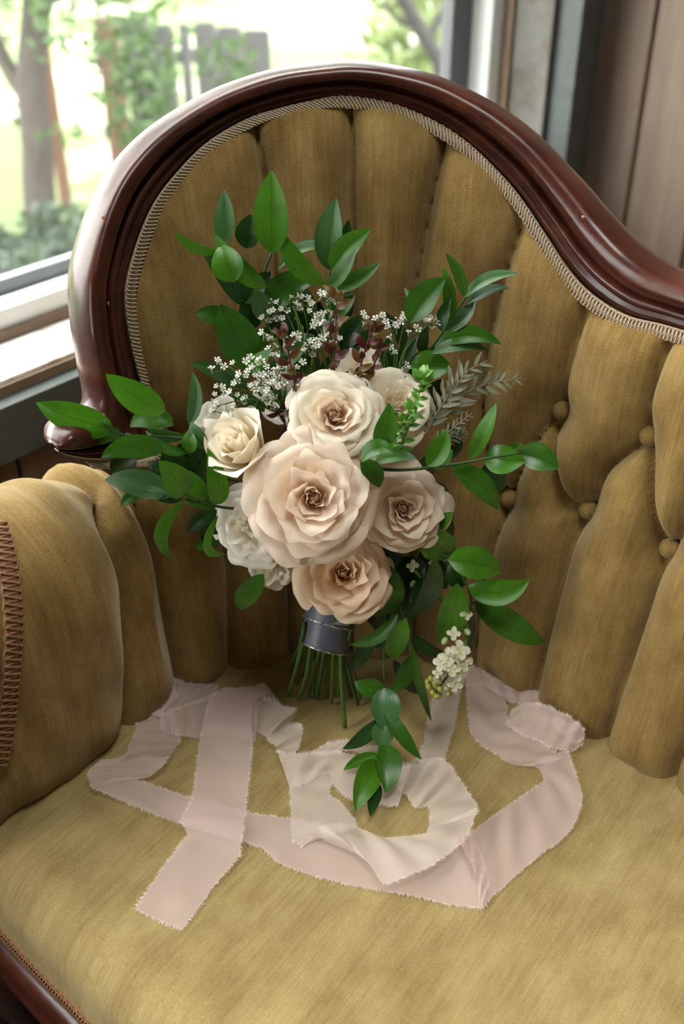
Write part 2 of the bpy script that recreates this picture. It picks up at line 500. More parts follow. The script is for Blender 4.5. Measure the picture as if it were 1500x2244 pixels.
def make_tracer(S, smin, smax, hmin, hmax, ns=420, nh=220):
    ss = np.linspace(smin, smax, ns); hh = np.linspace(hmin, hmax, nh)
    G = S(ss[:, None] + 0 * hh[None, :], hh[None, :] + 0 * ss[:, None])
    PX = project(G)
    def tr(px, py):
        d = (PX[..., 0] - px) ** 2 + (PX[..., 1] - py) ** 2
        i, j = np.unravel_index(np.argmin(d), d.shape)
        s, h = ss[i], hh[j]
        for _ in range(6):
            e = 1e-4
            p = project(S(s, h)); ps = project(S(s + e, h)); ph = project(S(s, h + e))
            J = np.array([(ps - p) / e, (ph - p) / e]).T
            try: st = np.linalg.solve(J, np.array([px, py]) - p)
            except Exception: break
            st = np.clip(st, -.02, .02)
            s, h = s + st[0], h + st[1]
        if not (smin - .06 < s < smax + .06 and hmin - .1 < h < hmax + .1): s, h = ss[i], hh[j]
        return np.array([s, h])
    return tr
TB = make_tracer(S_back, 0.0, SL, -0.02, 0.66)
TA = make_tracer(S_arm, 0.0, 0.36, -0.02, A_H + 2.2 * A_R, 300, 260)
S2 = float(TB(379, 1490)[0])                        # where the arm meets the back

# show-wood frame: outer and inner edges of the rail as seen, lifted on to the back surface
O_PX = [(104, 955), (132, 930), (196, 895), (188, 800), (175, 710), (171, 620), (183, 544), (216, 440), (263, 356), (341, 276), (429, 219), (506, 183), (603, 153), (701, 139),
        (770, 134), (850, 142), (950, 165), (1030, 200), (1100, 240), (1180, 302), (1260, 387), (1330, 472), (1390, 535), (1450, 580), (1510, 608), (1600, 635), (1720, 655)]
I_PX = [(138, 1004), (232, 1006), (332, 985), (312, 880), (282, 760), (269, 650), (286, 560), (330, 450), (388, 373), (455, 310), (540, 260), (610, 237), (690, 219),
        (745, 213), (800, 217), (870, 232), (950, 265), (1020, 308), (1080, 360), (1140, 425), (1200, 510), (1255, 590), (1310, 645), (1380, 688), (1460, 710), (1550, 735), (1670, 760)]
O_SH = catmull([TB(*p) for p in O_PX], None); I_SH = catmull([TB(*p) for p in I_PX], None)
NF = 260
ti = np.linspace(0, len(O_SH) - 1, NF)
def resample(A): return np.stack([np.interp(ti, np.arange(len(A)), A[:, k]) for k in range(A.shape[1])], -1)
O_SH = resample(O_SH); I_SH = resample(I_SH)
def lift(sh, off):
    """point on the back surface moved `off` toward the sitter"""
    P = S_back(sh[..., 0], sh[..., 1])
    B, n = base_at(sh[..., 0])
    off = np.asarray(off, dtype=float)
    P[..., 0] -= n[..., 0] * off; P[..., 1] -= n[..., 1] * off
    return P
# profile across the rail, t from outer edge 0 to inner edge 1
PROF = [(.35, -.032), (.12, -.024), (.03, -.012), (.0, -.006), (-.002, -.003), (.003, .004), (.018, .0115), (.042, .0165), (.08, .0195), (.14, .0212), (.25, .0222), (.34, .0213), (.40, .019), (.45, .015), (.49, .010), (.515, .0065), (.535, .006), (.55, .009),
        (.58, .013), (.63, .0145), (.68, .013), (.72, .0095), (.75, .0070), (.78, .0068), (.83, .0085), (.88, .008), (.94, .006), (1.0, .002), (1.01, -.010), (.9, -.034)]
rows = []
for t, nn in PROF:
    _end = np.clip(np.arange(NF) / 14.0, 0, 1); _end = np.sqrt(1 - (1 - _end) ** 2)      # the rail ends in a rounded foot
    tm = .55 + (t - .55) * (.35 + .65 * _end)
    rows.append(lift(O_SH * (1 - tm)[:, None] + I_SH * tm[:, None], nn * (.25 + .75 * _end)))
V = np.stack(rows, 1).reshape(-1, 3)
npf = len(PROF)
F = []
for i in range(NF - 1):
    for j in range(npf):
        j2 = (j + 1) % npf
        F.append((i * npf + j, i * npf + j2, (i + 1) * npf + j2, (i + 1) * npf + j))
F.append(tuple(range(npf))); F.append(tuple((NF - 1) * npf + j for j in range(npf - 1, -1, -1)))
frame = mesh_obj('wood_frame', V, F, M['mahogany'], settee, label='dark red mahogany frame rail with a grooved moulding')
# a few worn chips in the polish
def chip(px, py, t, r):
    sh = TB(px, py)
    P = lift(sh, .0235)
    c = unit(CAM - P); u = unit(np.cross(c, [0, 0, 1])); w = np.cross(u, c)
    k = 9
    V = [P + c * .0022] + [P + (u * math.cos(a) * r * (1 + .3 * math.sin(3 * a)) + w * math.sin(a) * r * t) + c * .001 for a in np.linspace(0, 2 * math.pi, k, endpoint=False)]
    mesh_obj('worn_chip', V, [(0, i + 1, (i + 1) % k + 1) for i in range(k)], M['chip'], frame)
M['chip'] = mat_plain('bare wood chip', (0.40, 0.20, 0.11), 0.7, 0.2, 200)
for a in ((199, 463, 1.0, .0018), (1305, 461, .8, .0016), (206, 648, 3.0, .0006)): chip(*a)

# gimp braid: a flat band with looping cord on it
def gimp(path, name, width, mat, parent, pitch=.0034, r=.00072):
    """path = centre points with up-normal and side vectors: arrays (n,3)"""
    C, Nn, Sd = path
    d = np.r_[0, np.cumsum(np.linalg.norm(np.diff(C, axis=0), axis=1))]
    g = Geo()
    rows = [C + Sd * (k * width / 2) + Nn * h for k, h in ((-1, -.001), (-.9, .0015), (0, .002), (.9, .0015), (1, -.001))]
    g.add(np.stack(rows, 1).reshape(-1, 3), grid_faces(len(C), 5))
    n = int(d[-1] / pitch * 12)
    tt = np.linspace(0, d[-1], n)
    ip = lambda A: np.stack([np.interp(tt, d, A[:, k]) for k in range(3)], -1)
    c, nn, sd = ip(C), unit(ip(Nn)), unit(ip(Sd))
    ph = 2 * math.pi * tt / pitch
    x = np.sin(ph); x = np.sign(x) * np.abs(x) ** .55
    tg = unit(np.gradient(c, axis=0))
    p = c + sd * (x * width * .46)[:, None] + tg * (np.sin(2 * ph) * pitch * .16)[:, None] + nn * (.0028 + .0006 * np.cos(ph))[:, None]
    Vt, Ft = tube_geo(p, r, 4)
    g.add(Vt, Ft)
    for sgn in (-1, 1):
        p = c + sd * (sgn * width * (.47 + .05 * np.sin(ph * .5)))[:, None] + nn * .0016
        Vt, Ft = tube_geo(p[::3], r * .9, 4)
        g.add(Vt, Ft)
    return g.build(name, mat, parent)
GT0, GT1 = 1.0, 1.17
gc = O_SH + (I_SH - O_SH) * ((GT0 + GT1) / 2)
sel = slice(4, NF)
C = lift(gc, .0075); Cin = lift(O_SH + (I_SH - O_SH) * GT1, .0075)
Sd = unit(Cin - C)
_, nb = base_at(gc[:, 0])
Nn = np.concatenate([-nb, np.zeros((NF, 1))], 1)
gimp((C[sel], Nn[sel], Sd[sel]), 'gimp_trim', .0108, M['gimp'], settee)

# ---- channels and tufts of the back: seams as seen on the photograph
SEAMS_B = [
    [(345, 930), (400, 960), (440, 1080), (490, 1200), (497, 1300), (500, 1475)],
    [(556, 262), (566, 310), (574, 360), (590, 480), (610, 700), (628, 1000), (633, 1290), (635, 1460)],
    [(768, 215), (772, 300), (772, 480), (775, 700), (772, 1000), (768, 1300), (766, 1465)],
    [(984, 285), (968, 350), (950, 420), (915, 600), (895, 720), (885, 900), (900, 1200), (912, 1480)],
    [(1160, 445), (1148, 485), (1110, 600), (1074, 742), (1062, 810), (1058, 880), (1075, 1000), (1112, 1098), (1090, 1180), (1068, 1260), (1055, 1330), (1040, 1490)],
    [(1312, 645), (1296, 665), (1265, 760), (1240, 850), (1228, 905), (1190, 950), (1130, 1060), (1112, 1098)],
    [(1228, 905), (1218, 960), (1224, 1020), (1240, 1080), (1260, 1110), (1284, 1122)],
    [(1492, 715), (1478, 745), (1440, 850), (1428, 910), (1418, 960), (1390, 985), (1340, 1030), (1312, 1085), (1284, 1122)],
    [(1418, 960), (1436, 1020), (1440, 1100), (1450, 1165), (1462, 1207)],
    [(1284, 1122), (1260, 1200), (1215, 1380), (1185, 1505), (1178, 1540)],
    [(1462, 1207), (1440, 1290), (1380, 1480), (1335, 1615), (1325, 1650)],
    [(1660, 770), (1640, 820), (1610, 920), (1600, 1010), (1560, 1060), (1500, 1165), (1462, 1207)],
    [(1600, 1010), (1620, 1150), (1645, 1290)],
    [(1645, 1290), (1580, 1450), (1500, 1650), (1480, 1710)],
    [(1645, 1290), (1700, 1240), (1790, 1100)]]
BUTTONS = [(1228, 905), (1112, 1098), (1284, 1122), (1418, 960), (1462, 1207)]
def densify(P, step=.004):
    P = catmull(P, None)
    d = np.r_[0, np.cumsum(np.linalg.norm(np.diff(P, axis=0), axis=1))]
    n = max(int(d[-1] / step), 2)
    tt = np.linspace(0, d[-1], n)
    return np.stack([np.interp(tt, d, P[:, k]) for k in range(2)], -1)
def seg_dist(P, Q):
    """distance of points P (m,2) to dense polyline points Q by segments"""
    best = np.full(len(P), 9.0)
    for a, b in zip(Q[:-1], Q[1:]):
        ab = b - a; L2 = (ab ** 2).sum() + 1e-12
        lo, hi = np.minimum(a, b) - .06, np.maximum(a, b) + .06
        m = np.where((P[:, 0] > lo[0]) & (P[:, 0] < hi[0]) & (P[:, 1] > lo[1]) & (P[:, 1] < hi[1]))[0]
        if len(m) == 0: continue
        p = P[m]
        t = np.clip(((p - a) @ ab) / L2, 0, 1)
        dd = np.linalg.norm(p - a - t[:, None] * ab, axis=1)
        best[m] = np.minimum(best[m], dd)
    return best
def in_poly(P, poly):
    x, y = P[:, 0], P[:, 1]
    r = np.zeros(len(P), bool)
    j = len(poly) - 1
    for i in range(len(poly)):
        xi, yi = poly[i]; xj, yj = poly[j]
        c = ((yi > y) != (yj > y)) & (x < (xj - xi) * (y - yi) / (yj - yi + 1e-15) + xi)
        r ^= c
        j = i
    return r
def pads(S, s0, s1, h0, h1, step, seams, border, mask, amp, wid, name, mat, parent, buttons=(), split_w=.0024, extra=None, inner=None):
    """upholstery over surface S: puffed between the seams, one mesh per channel"""
    ns, nh = int((s1 - s0) / step) + 1, int((h1 - h0) / step) + 1
    ss, hh = np.linspace(s0, s1, ns), np.linspace(h0, h1, nh)
    SS, HH = np.meshgrid(ss, hh, indexing='ij')
    P = np.stack([SS.ravel(), HH.ravel()], -1)
    d = np.full(len(P), 9.0)
    for q in seams: d = np.minimum(d, seg_dist(P, densify(q)))
    db = np.full(len(P), 9.0)
    for q in border: db = np.minimum(db, seg_dist(P, densify(q, .006)))
    outside = ~in_poly(P, inner) if inner is not None else np.zeros(len(P), bool)
    db[outside] = 0
    def puff(x, w): return np.clip(1 - (1 - np.clip(x / w, 0, 1)) ** 2, 0, 1) ** .6
    disp = amp * puff(d, wid) * (0.22 + .78 * puff(db, wid * 1.0))
    disp[outside] *= .3
    disp -= .0035 * np.exp(-(d / .0035) ** 2)
    for b in buttons:
        r = np.linalg.norm(P - b, axis=1)
        disp -= .016 * np.exp(-(r / .020) ** 2)
    if extra is not None: disp += extra(P, d, db)
    V = S(P[:, 0], P[:, 1])
    e = 1e-3
    tu = S(P[:, 0] + e, P[:, 1]) - V; tv = S(P[:, 0], P[:, 1] + e) - V
    nrm = -unit(np.cross(tv, tu))
    V = V + nrm * disp[:, None]
    keep = mask(P).reshape(ns, nh) if mask is not None else np.ones((ns, nh), bool)
    free = (d.reshape(ns, nh) > split_w)
    lab = -np.ones((ns, nh), int)
    cell_keep = keep
    cur = 0
    from collections import deque
    sizes = []
    for i in range(0, ns, 3):
        for j in range(0, nh, 3):
            if lab[i, j] >= 0 or not free[i, j] or not cell_keep[i, j]: continue
            dq = deque([(i, j)]); lab[i, j] = cur; cnt = 0
            while dq:
                x, y = dq.popleft(); cnt += 1
                for x2, y2 in ((x + 1, y), (x - 1, y), (x, y + 1), (x, y - 1)):
                    if 0 <= x2 < ns and 0 <= y2 < nh and lab[x2, y2] < 0 and free[x2, y2] and cell_keep[x2, y2]:
                        lab[x2, y2] = cur; dq.append((x2, y2))
            sizes.append(cnt); cur += 1
    for l, c in enumerate(sizes):
        if c < 120: lab[lab == l] = -1
    for _ in range(40):                               # grow labels over the seam lines
        un = (lab < 0) & cell_keep
        if not un.any(): break
        new = lab.copy()
        for dx, dy in ((1, 0), (-1, 0), (0, 1), (0, -1)):
            sh = np.roll(np.roll(lab, dx, 0), dy, 1)
            new = np.where((new < 0) & un, sh, new)
        if (new == lab).all(): break
        lab = new
    objs = []
    cl = lab[:-1, :-1]
    ck = keep[:-1, :-1] & keep[1:, :-1] & keep[:-1, 1:] & keep[1:, 1:]
    for l in range(cur):
        ii, jj = np.where((cl == l) & ck)
        if len(ii) < 60: continue
        comp = -np.ones((ns, nh), int); cells = set(zip(ii.tolist(), jj.tolist())); nc = 0
        for c0 in zip(ii.tolist(), jj.tolist()):
            if comp[c0] >= 0: continue
            st = [c0]; comp[c0] = nc
            while st:
                x, y = st.pop()
                for c2 in ((x + 1, y), (x - 1, y), (x, y + 1), (x, y - 1)):
                    if c2 in cells and comp[c2] < 0: comp[c2] = nc; st.append(c2)
            nc += 1
        cc = comp[ii, jj]; main = np.bincount(cc).argmax()
        ii, jj = ii[cc == main], jj[cc == main]
        q = np.stack([ii * nh + jj, (ii + 1) * nh + jj, (ii + 1) * nh + jj + 1, ii * nh + jj + 1], -1)
        used, inv = np.unique(q, return_inverse=True)
        objs.append(mesh_obj(name, V[used], inv.reshape(-1, 4), mat, parent, uv=P[used]))
    return objs
SEAM_SH = [[TB(*p) for p in q] for q in SEAMS_B]
BTN_SH = [TB(*p) for p in BUTTONS]
edge_in = (O_SH + (I_SH - O_SH) * 1.12)
edge_mask = (O_SH + (I_SH - O_SH) * 0.88)
k0 = int(NF * 2 / 26.0)
poly = list(edge_mask[k0:][::-1]) + [np.array([S2 - .002, .24]), np.array([S2 - .002, -.05]), np.array([SL + .05, -.05]), np.array([SL + .05, edge_mask[-1][1]])]
bottom_line = [np.array([s, -.012]) for s in np.linspace(S2, SL, 12)]
left_line = [np.array([S2, h]) for h in (-.05, .1, .17, .235)]
border_b = [list(edge_in[k0::6]), bottom_line]
rw = np.random.RandomState(3)
def wrinkle(P, d, db):
    # soft hand-stuffed unevenness and small pulls along the trim
    x = .0016 * np.sin(P[:, 0] * 71 + 3 * np.sin(P[:, 1] * 17)) * np.sin(P[:, 1] * 43 + 1.3) + .0010 * np.sin(P[:, 0] * 160 + P[:, 1] * 31)
    return x * np.clip(d / .012, 0, 1)
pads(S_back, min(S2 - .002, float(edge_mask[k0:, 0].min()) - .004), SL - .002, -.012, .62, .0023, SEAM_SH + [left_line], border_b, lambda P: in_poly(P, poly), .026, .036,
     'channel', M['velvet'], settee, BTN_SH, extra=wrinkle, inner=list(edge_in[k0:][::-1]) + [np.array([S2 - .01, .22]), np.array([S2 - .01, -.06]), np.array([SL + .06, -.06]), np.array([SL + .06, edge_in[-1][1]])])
# covered buttons
for b in BTN_SH:
    c = lift(b, -.006); _, n = base_at(b[0])
    nz = unit(np.array([-n[0], -n[1], .18])); u = unit(np.cross(nz, [0, 0, 1])); w = np.cross(u, nz)
    Vb = [c + nz * .009]; Fb = []
    rings = ((.004, .0083), (.0075, .006), (.009, .002), (.0085, -.002))
    for r, hh_ in rings:
        Vb += [c + (u * math.cos(a) + w * math.sin(a)) * r + nz * hh_ for a in np.linspace(0, 2 * math.pi, 16, endpoint=False)]
    Fb += [(0, i + 1, (i + 1) % 16 + 1) for i in range(16)]
    for k in range(len(rings) - 1):
        Fb += [(1 + k * 16 + i, 1 + (k + 1) * 16 + i, 1 + (k + 1) * 16 + (i + 1) % 16, 1 + k * 16 + (i + 1) % 16) for i in range(16)]
    mesh_obj('tuft_button', Vb, Fb, M['velvet'], settee, uv=[(v[0], v[2]) for v in Vb])

# ---- rolled arm
SEAMS_A = [[(256, 1600), (258, 1540), (254, 1400), (248, 1300), (232, 1225), (214, 1180), (205, 1130), (196, 1092)]]
sa = [[TA(*p) for p in q] for q in SEAMS_A]
top = sa[0][-1].copy(); sa[0].append(np.array([top[0] - .012, top[1] + .06])); sa[0].append(np.array([top[0] - .02, A_H + math.pi * A_R]))
AQ = A_H + math.pi * A_R + .16
lineR = [np.array([S2, h]) for h in np.linspace(-.05, AQ, 14)]
lineB = [np.array([s, -.012]) for s in np.linspace(0, S2, 8)]
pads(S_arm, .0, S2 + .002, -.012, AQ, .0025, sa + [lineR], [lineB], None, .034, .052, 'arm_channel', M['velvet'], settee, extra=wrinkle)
# arm front panel (wood) and its rust gimp
prof = S_arm(np.zeros(60), np.linspace(-.02, AQ, 60))
cx = prof.mean(0)
B0, n0 = base_at(0.0)
fwd = np.array([n0[1], -n0[0], 0.0]) * -1
fwd = np.array([BC[0][0] - BC[3][0], BC[0][1] - BC[3][1], 0]); fwd = unit(fwd)
low = np.array([prof[-1], prof[0]])
ring = np.vstack([prof, [prof[-1] - [0, 0, .2]], [prof[0] - [0, 0, .2]]])
nr = len(ring)
Vp = np.vstack([ring, ring + fwd * .012, [ring.mean(0) + fwd * .018]])
Fp = [(i, (i + 1) % nr, nr + (i + 1) % nr, nr + i) for i in range(nr)] + [(nr + i, nr + (i + 1) % nr, 2 * nr) for i in range(nr)]
mesh_obj('arm_panel', Vp, Fp, M['mahogany'], settee)
def S_arm_out(s, q):
    e = 1e-3
    P = S_arm(s, q); tu = S_arm(np.asarray(s) + e, q) - P; tv = S_arm(s, np.asarray(q) + e) - P
    return P - unit(np.cross(tv, tu)) * .036
TA2 = make_tracer(S_arm_out, 0.0, .2, -0.02, A_H + 2.2 * A_R, 200, 200)
AG = catmull([TA2(*p) for p in [(-6, 1150), (6, 1190), (22, 1280), (29, 1390), (24, 1480), (12, 1590), (-6, 1680)]], 80)
Ca = S_arm_out(AG[:, 0], AG[:, 1])
Na = unit(Ca - S_arm(AG[:, 0], AG[:, 1]))
Sa = unit(np.cross(Na, unit(np.gradient(Ca, axis=0))))
gimp((Ca, Na, Sa), 'arm_gimp', .015, M['gimp_dark'], settee, pitch=.006, r=.0011)

# ---- upholstered back of the settee
ss = np.linspace(S2 + .035, SL, 80)
hi = np.interp(ss, I_SH[k0 + 25:, 0], (O_SH * .45 + I_SH * .55)[k0 + 25:, 1]) * np.linspace(0, 1, 80).clip(0, .06) ** .25 / .06 ** .25
rowsb = [lift(np.stack([ss, hi * f + (-.3) * (1 - f)], -1), -.030 - .01 * math.sin(f * math.pi)) for f in np.linspace(0, 1, 12)]
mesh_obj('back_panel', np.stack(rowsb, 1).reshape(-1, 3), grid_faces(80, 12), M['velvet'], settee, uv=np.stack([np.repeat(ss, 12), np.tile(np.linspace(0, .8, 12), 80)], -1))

# ---- seat
FRONT = [(-.372, .600), (-.285, .515), (-.175, .420), (-.05, .318), (.10, .190), (.28, .040), (.50, -.120)]
NS, ND = 120, 60
FC = catmull(FRONT, NS)
sb = np.linspace(-.0, SL, NS)
Bs, ns_ = base_at(sb)
Bs = Bs + ns_ * .03
fT = unit(np.gradient(FC, axis=0)); fN = np.stack([fT[:, 1], -fT[:, 0]], -1)   # toward the sitter's knees
if fN[30][1] > 0: fN = -fN
R_ = .045
rows = []; uvs = []
edge = FC - fN * R_
for j in range(ND):
    t = j / (ND - 1)
    rows.append(np.concatenate([Bs * (1 - t) + edge * t, np.full((NS, 1), SEAT)], 1))
for k in range(1, 13):
    a = k / 12 * math.pi / 2
    rows.append(np.concatenate([edge + fN * R_ * math.sin(a), np.full((NS, 1), SEAT - R_ * (1 - math.cos(a)))], 1))
rows.append(np.concatenate([FC + fN * .001, np.full((NS, 1), SEAT - R_ - .022)], 1))
G = np.stack(rows, 1)
al = np.linalg.norm(np.diff(FC, axis=0), axis=1).sum()
# the pile runs front to back, at a slight angle to the arm; over the rolled front edge it follows the drop
_gp = G.reshape(-1, 3)
U = np.stack([_gp @ np.array([.80, -.60, 0.0]), _gp @ np.array([.60, .80, 0.0]) + (SEAT - _gp[:, 2])], -1)
mesh_obj('seat_cushion', G.reshape(-1, 3), grid_faces(NS, G.shape[1]), M['velvet_lit_seat'] if 'velvet_lit_seat' in M else M['velvet'], settee, uv=U)
# gimp under the front edge and the mahogany seat rail
zc = SEAT - R_ - .026
Cg = np.concatenate([FC + fN * .002, np.full((NS, 1), zc)], 1)
gimp((Cg, np.concatenate([fN, np.zeros((NS, 1))], 1), np.tile([0, 0, -1.0], (NS, 1))), 'seat_gimp', .010, M['gimp_dark'], settee)
RP = [(-.012, -.030), (.004, -.031), (.010, -.035), (.014, -.043), (.013, -.052), (.009, -.058), (.010, -.062), (.014, -.070), (.013, -.084), (.004, -.090), (-.02, -.090)]
rows = [np.concatenate([FC + fN * o_, np.full((NS, 1), SEAT - R_ + z_)], 1) for o_, z_ in RP]
G = np.stack(rows, 1)
F = grid_faces(NS, len(RP)) + [(i * len(RP), i * len(RP) + len(RP) - 1, (i + 1) * len(RP) + len(RP) - 1, (i + 1) * len(RP)) for i in range(NS - 1)]
mesh_obj('seat_rail', G.reshape(-1, 3), F, M['mahogany'], settee)
# underside board and cabriole legs
bs2, fs2 = np.concatenate([Bs, np.full((NS, 1), SEAT - .12)], 1), np.concatenate([FC - fN * .02, np.full((NS, 1), SEAT - .12)], 1)
mesh_obj('seat_base', np.stack([bs2, fs2, fs2 + [0, 0, .03], bs2 + [0, 0, .03]], 1).reshape(-1, 3), grid_faces(NS, 4), M['mahogany'], settee)
def leg(p, out):
    out = np.array([out[0], out[1], 0.0]); zt = SEAT - .10
    pts = [p + out * o_ + [0, 0, z_] for o_, z_ in ((-.015, zt), (.012, zt - .05), (.020, zt - .10), (.008, zt - .17), (-.004, zt - .23), (.004, zt - .275), (.018, .018), (.020, .0))]
    pts = catmull(np.array(pts), 26)
    tt = np.linspace(0, 1, 26)
    rr = np.interp(tt, [0, .2, .4, .65, .85, .94, 1], [.032, .030, .022, .014, .013, .021, .018])
    V, F = tube_geo(pts, rr, 12)
    V[:, 2] = np.maximum(V[:, 2], 0.0)
    mesh_obj('leg', V, F, M['mahogany'], settee)
leg(np.array([*(FC[8] - fN[8] * .025), 0]), fN[8])
leg(np.array([*(FC[112] - fN[112] * .025), 0]), fN[112])
leg(np.array([*(base_at(.30)[0] + base_at(.30)[1] * .01), 0]), base_at(.30)[1])
leg(np.array([*(base_at(SL - .05)[0] + base_at(SL - .05)[1] * .0), 0]), base_at(SL - .05)[1])

# ------------------------------------------------------------------ bouquet materials
def mat_thin(name, build, trans, tcol, rough=0.45, spec=0.35):
    """thin plant tissue: principled surface with light passing through"""
    m, nt, p, o = new_mat(name)
    c = build(nt, p)
    p.inputs['Roughness'].default_value = rough
    p.inputs['Specular IOR Level'].default_value = spec
    t = N(nt, 'ShaderNodeBsdfTranslucent')
    nt.links.new(mix_col(nt, 1.0, c, tcol, 'MULTIPLY'), t.inputs[0])
    mx = N(nt, 'ShaderNodeMixShader'); mx.inputs[0].default_value = trans
    nt.links.new(p.outputs[0], mx.inputs[1]); nt.links.new(t.outputs[0], mx.inputs[2])
    nt.links.new(mx.outputs[0], o.inputs[0])
    return m
def mat_petal(name, tip, base):
    def b(nt, p):
        uv = tc(nt, 'UV')
        sp = N(nt, 'ShaderNodeSeparateXYZ'); nt.links.new(uv, sp.inputs[0])
        r = ramp(nt, [(0.0, base), (0.55, tuple(np.array(base) * .35 + np.array(tip) * .65)), (1.0, tip)])
        nt.links.new(sp.outputs['Y'], r.inputs[0])
        n = noise(nt, tc(nt), 90, 4, .6)
        vein = noise(nt, uv, 1.0, 3, .6, (26, 2.2, 1))
        r2 = ramp(nt, [(0.3, (.93, .91, .88)), (0.7, (1, 1, 1))])
        nt.links.new(n.outputs['Fac'], r2.inputs[0])
        c = mix_col(nt, .8, r.outputs[0], r2.outputs[0], 'MULTIPLY')
        nt.links.new(c, p.inputs['Base Color'])
        bump(nt, vein.outputs['Fac'], .22, .0012, p)
        return c
    return mat_thin(name, b, .38, (1.0, .95, .86), .55, .25)
M['petal_blush'] = mat_petal('blush rose petal', (.89, .765, .655), (.92, .74, .57))
M['petal_cream'] = mat_petal('cream rose petal', (.92, .865, .755), (.93, .82, .64))
M['petal_peach'] = mat_petal('peach rose petal', (.87, .69, .52), (.88, .63, .40))
M['petal_white'] = mat_petal('white ruffled petal', (.92, .90, .84), (.90, .85, .70))
def mat_leaf(name, dark, light, vein=.55, rough=.27, trans=.20):
    def b(nt, p):
        uv = tc(nt, 'UV')
        n = noise(nt, tc(nt), 35, 4, .6)
        r = ramp(nt, [(0.25, dark), (0.75, light)])
        nt.links.new(n.outputs['Fac'], r.inputs[0])
        # fine lengthwise veins and a paler midrib
        st = noise(nt, uv, 1.0, 2, .5, (22, 1.2, 1))
        sp = N(nt, 'ShaderNodeSeparateXYZ'); nt.links.new(uv, sp.inputs[0])
        ab = N(nt, 'ShaderNodeMath', operation='ABSOLUTE'); nt.links.new(sp.outputs['X'], ab.inputs[0])
        mr = ramp(nt, [(0.0, (1, 1, 1)), (0.05, (0, 0, 0))]); nt.links.new(ab.outputs[0], mr.inputs[0])
        sr = ramp(nt, [(0.35, (.72, .76, .70)), (0.65, (1, 1, 1))]); nt.links.new(st.outputs['Fac'], sr.inputs[0])
        c = mix_col(nt, vein, r.outputs[0], sr.outputs[0], 'MULTIPLY')
        c = mix_col(nt, mr.outputs[0], c, tuple(np.array(dark) * .8))
        nt.links.new(c, p.inputs['Base Color'])
        bump(nt, st.outputs['Fac'], .22, .0010, p)
        return c
    return mat_thin(name, b, trans, (1.0, 1.0, .55), rough, .5)
M['leaf'] = mat_leaf('ruscus leaf', (.020, .080, .005), (.044, .150, .008))
M['leaf_bright'] = mat_leaf('young ruscus leaf', (.034, .128, .005), (.068, .208, .010))
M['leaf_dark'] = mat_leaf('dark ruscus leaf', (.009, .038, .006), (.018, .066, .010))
M['leaf_blue'] = mat_leaf('blue-green leaf back', (.036, .105, .028), (.062, .155, .048), .4)
M['leaf_red'] = mat_leaf('burgundy leaf', (.045, .007, .009), (.095, .022, .014), .4, .3, .12)
M['leaf_hebe'] = mat_leaf('bright green hebe leaf', (.060, .200, .020), (.150, .360, .050), .3)
M['leaf_grey'] = mat_leaf('grey-green frond', (.110, .115, .062), (.260, .250, .165), .3, .5, .1)
M['stem'] = mat_plain('green stem', (.060, .125, .018), .45, .35, 60)
M['stem_dark'] = mat_plain('dark sprig stem', (.030, .070, .018), .5, .3, 60)
M['stem_red'] = mat_plain('burgundy stem', (.090, .018, .016), .5, .3, 60)
M['blossom'] = mat_thin('tiny white blossom', lambda nt, p: (setattr(p.inputs['Base Color'], 'default_value', (.86, .84, .78, 1)), ramp(nt, [(0, (.86, .84, .78)), (1, (.86, .84, .78))]).outputs[0])[1], .25, (1, 1, .95), .6, .2)
M['calyx'] = mat_plain('pale green calyx', (.30, .33, .17), .6, .3, 300)
M['bud_green'] = mat_plain('yellow-green flower bud', (.26, .26, .045), .5, .3, 200)
M['satin'] = mat_plain('slate grey satin', (.085, .090, .125), .42, .22, 70, spec=.5, map_scale=(1, 1, 6), bumps=.0012)
def mat_glitter():
    m, nt, p, o = new_mat('silver glitter edging')
    v = N(nt, 'ShaderNodeTexVoronoi'); v.inputs['Scale'].default_value = 900
    nt.links.new(tc(nt), v.inputs['Vector'])
    r = ramp(nt, [(.0, (.12, .11, .12)), (.6, (.30, .27, .28)), (.85, (.95, .93, .95))])
    sp = N(nt, 'ShaderNodeSeparateColor'); nt.links.new(v.outputs['Color'], sp.inputs[0])
    nt.links.new(sp.outputs[0], r.inputs[0]); nt.links.new(r.outputs[0], p.inputs['Base Color'])
    p.inputs['Metallic'].default_value = .8; p.inputs['Roughness'].default_value = .3
    bump(nt, v.outputs['Color'], .8, .001, p)
    return m
M['glitter'] = mat_glitter()

# ------------------------------------------------------------------ bouquet
HB, HT = at_y(712, 1415, .715), at_y(736, 1285, .742)          # bottom and top of the wrapped handle
bouquet = empty('bouquet', (HB[0], HB[1], SEAT), 'bridal bouquet of cream and blush roses with trailing green leaves, standing on the settee', 'bouquet')
rng = random.Random(11)
UPV = np.array([0, _sp, _cp]); RTV = np.array([1.0, 0, 0])     # up and right of the photographer, used to aim flower heads
def cam_dir(P): return unit(CAM - P)

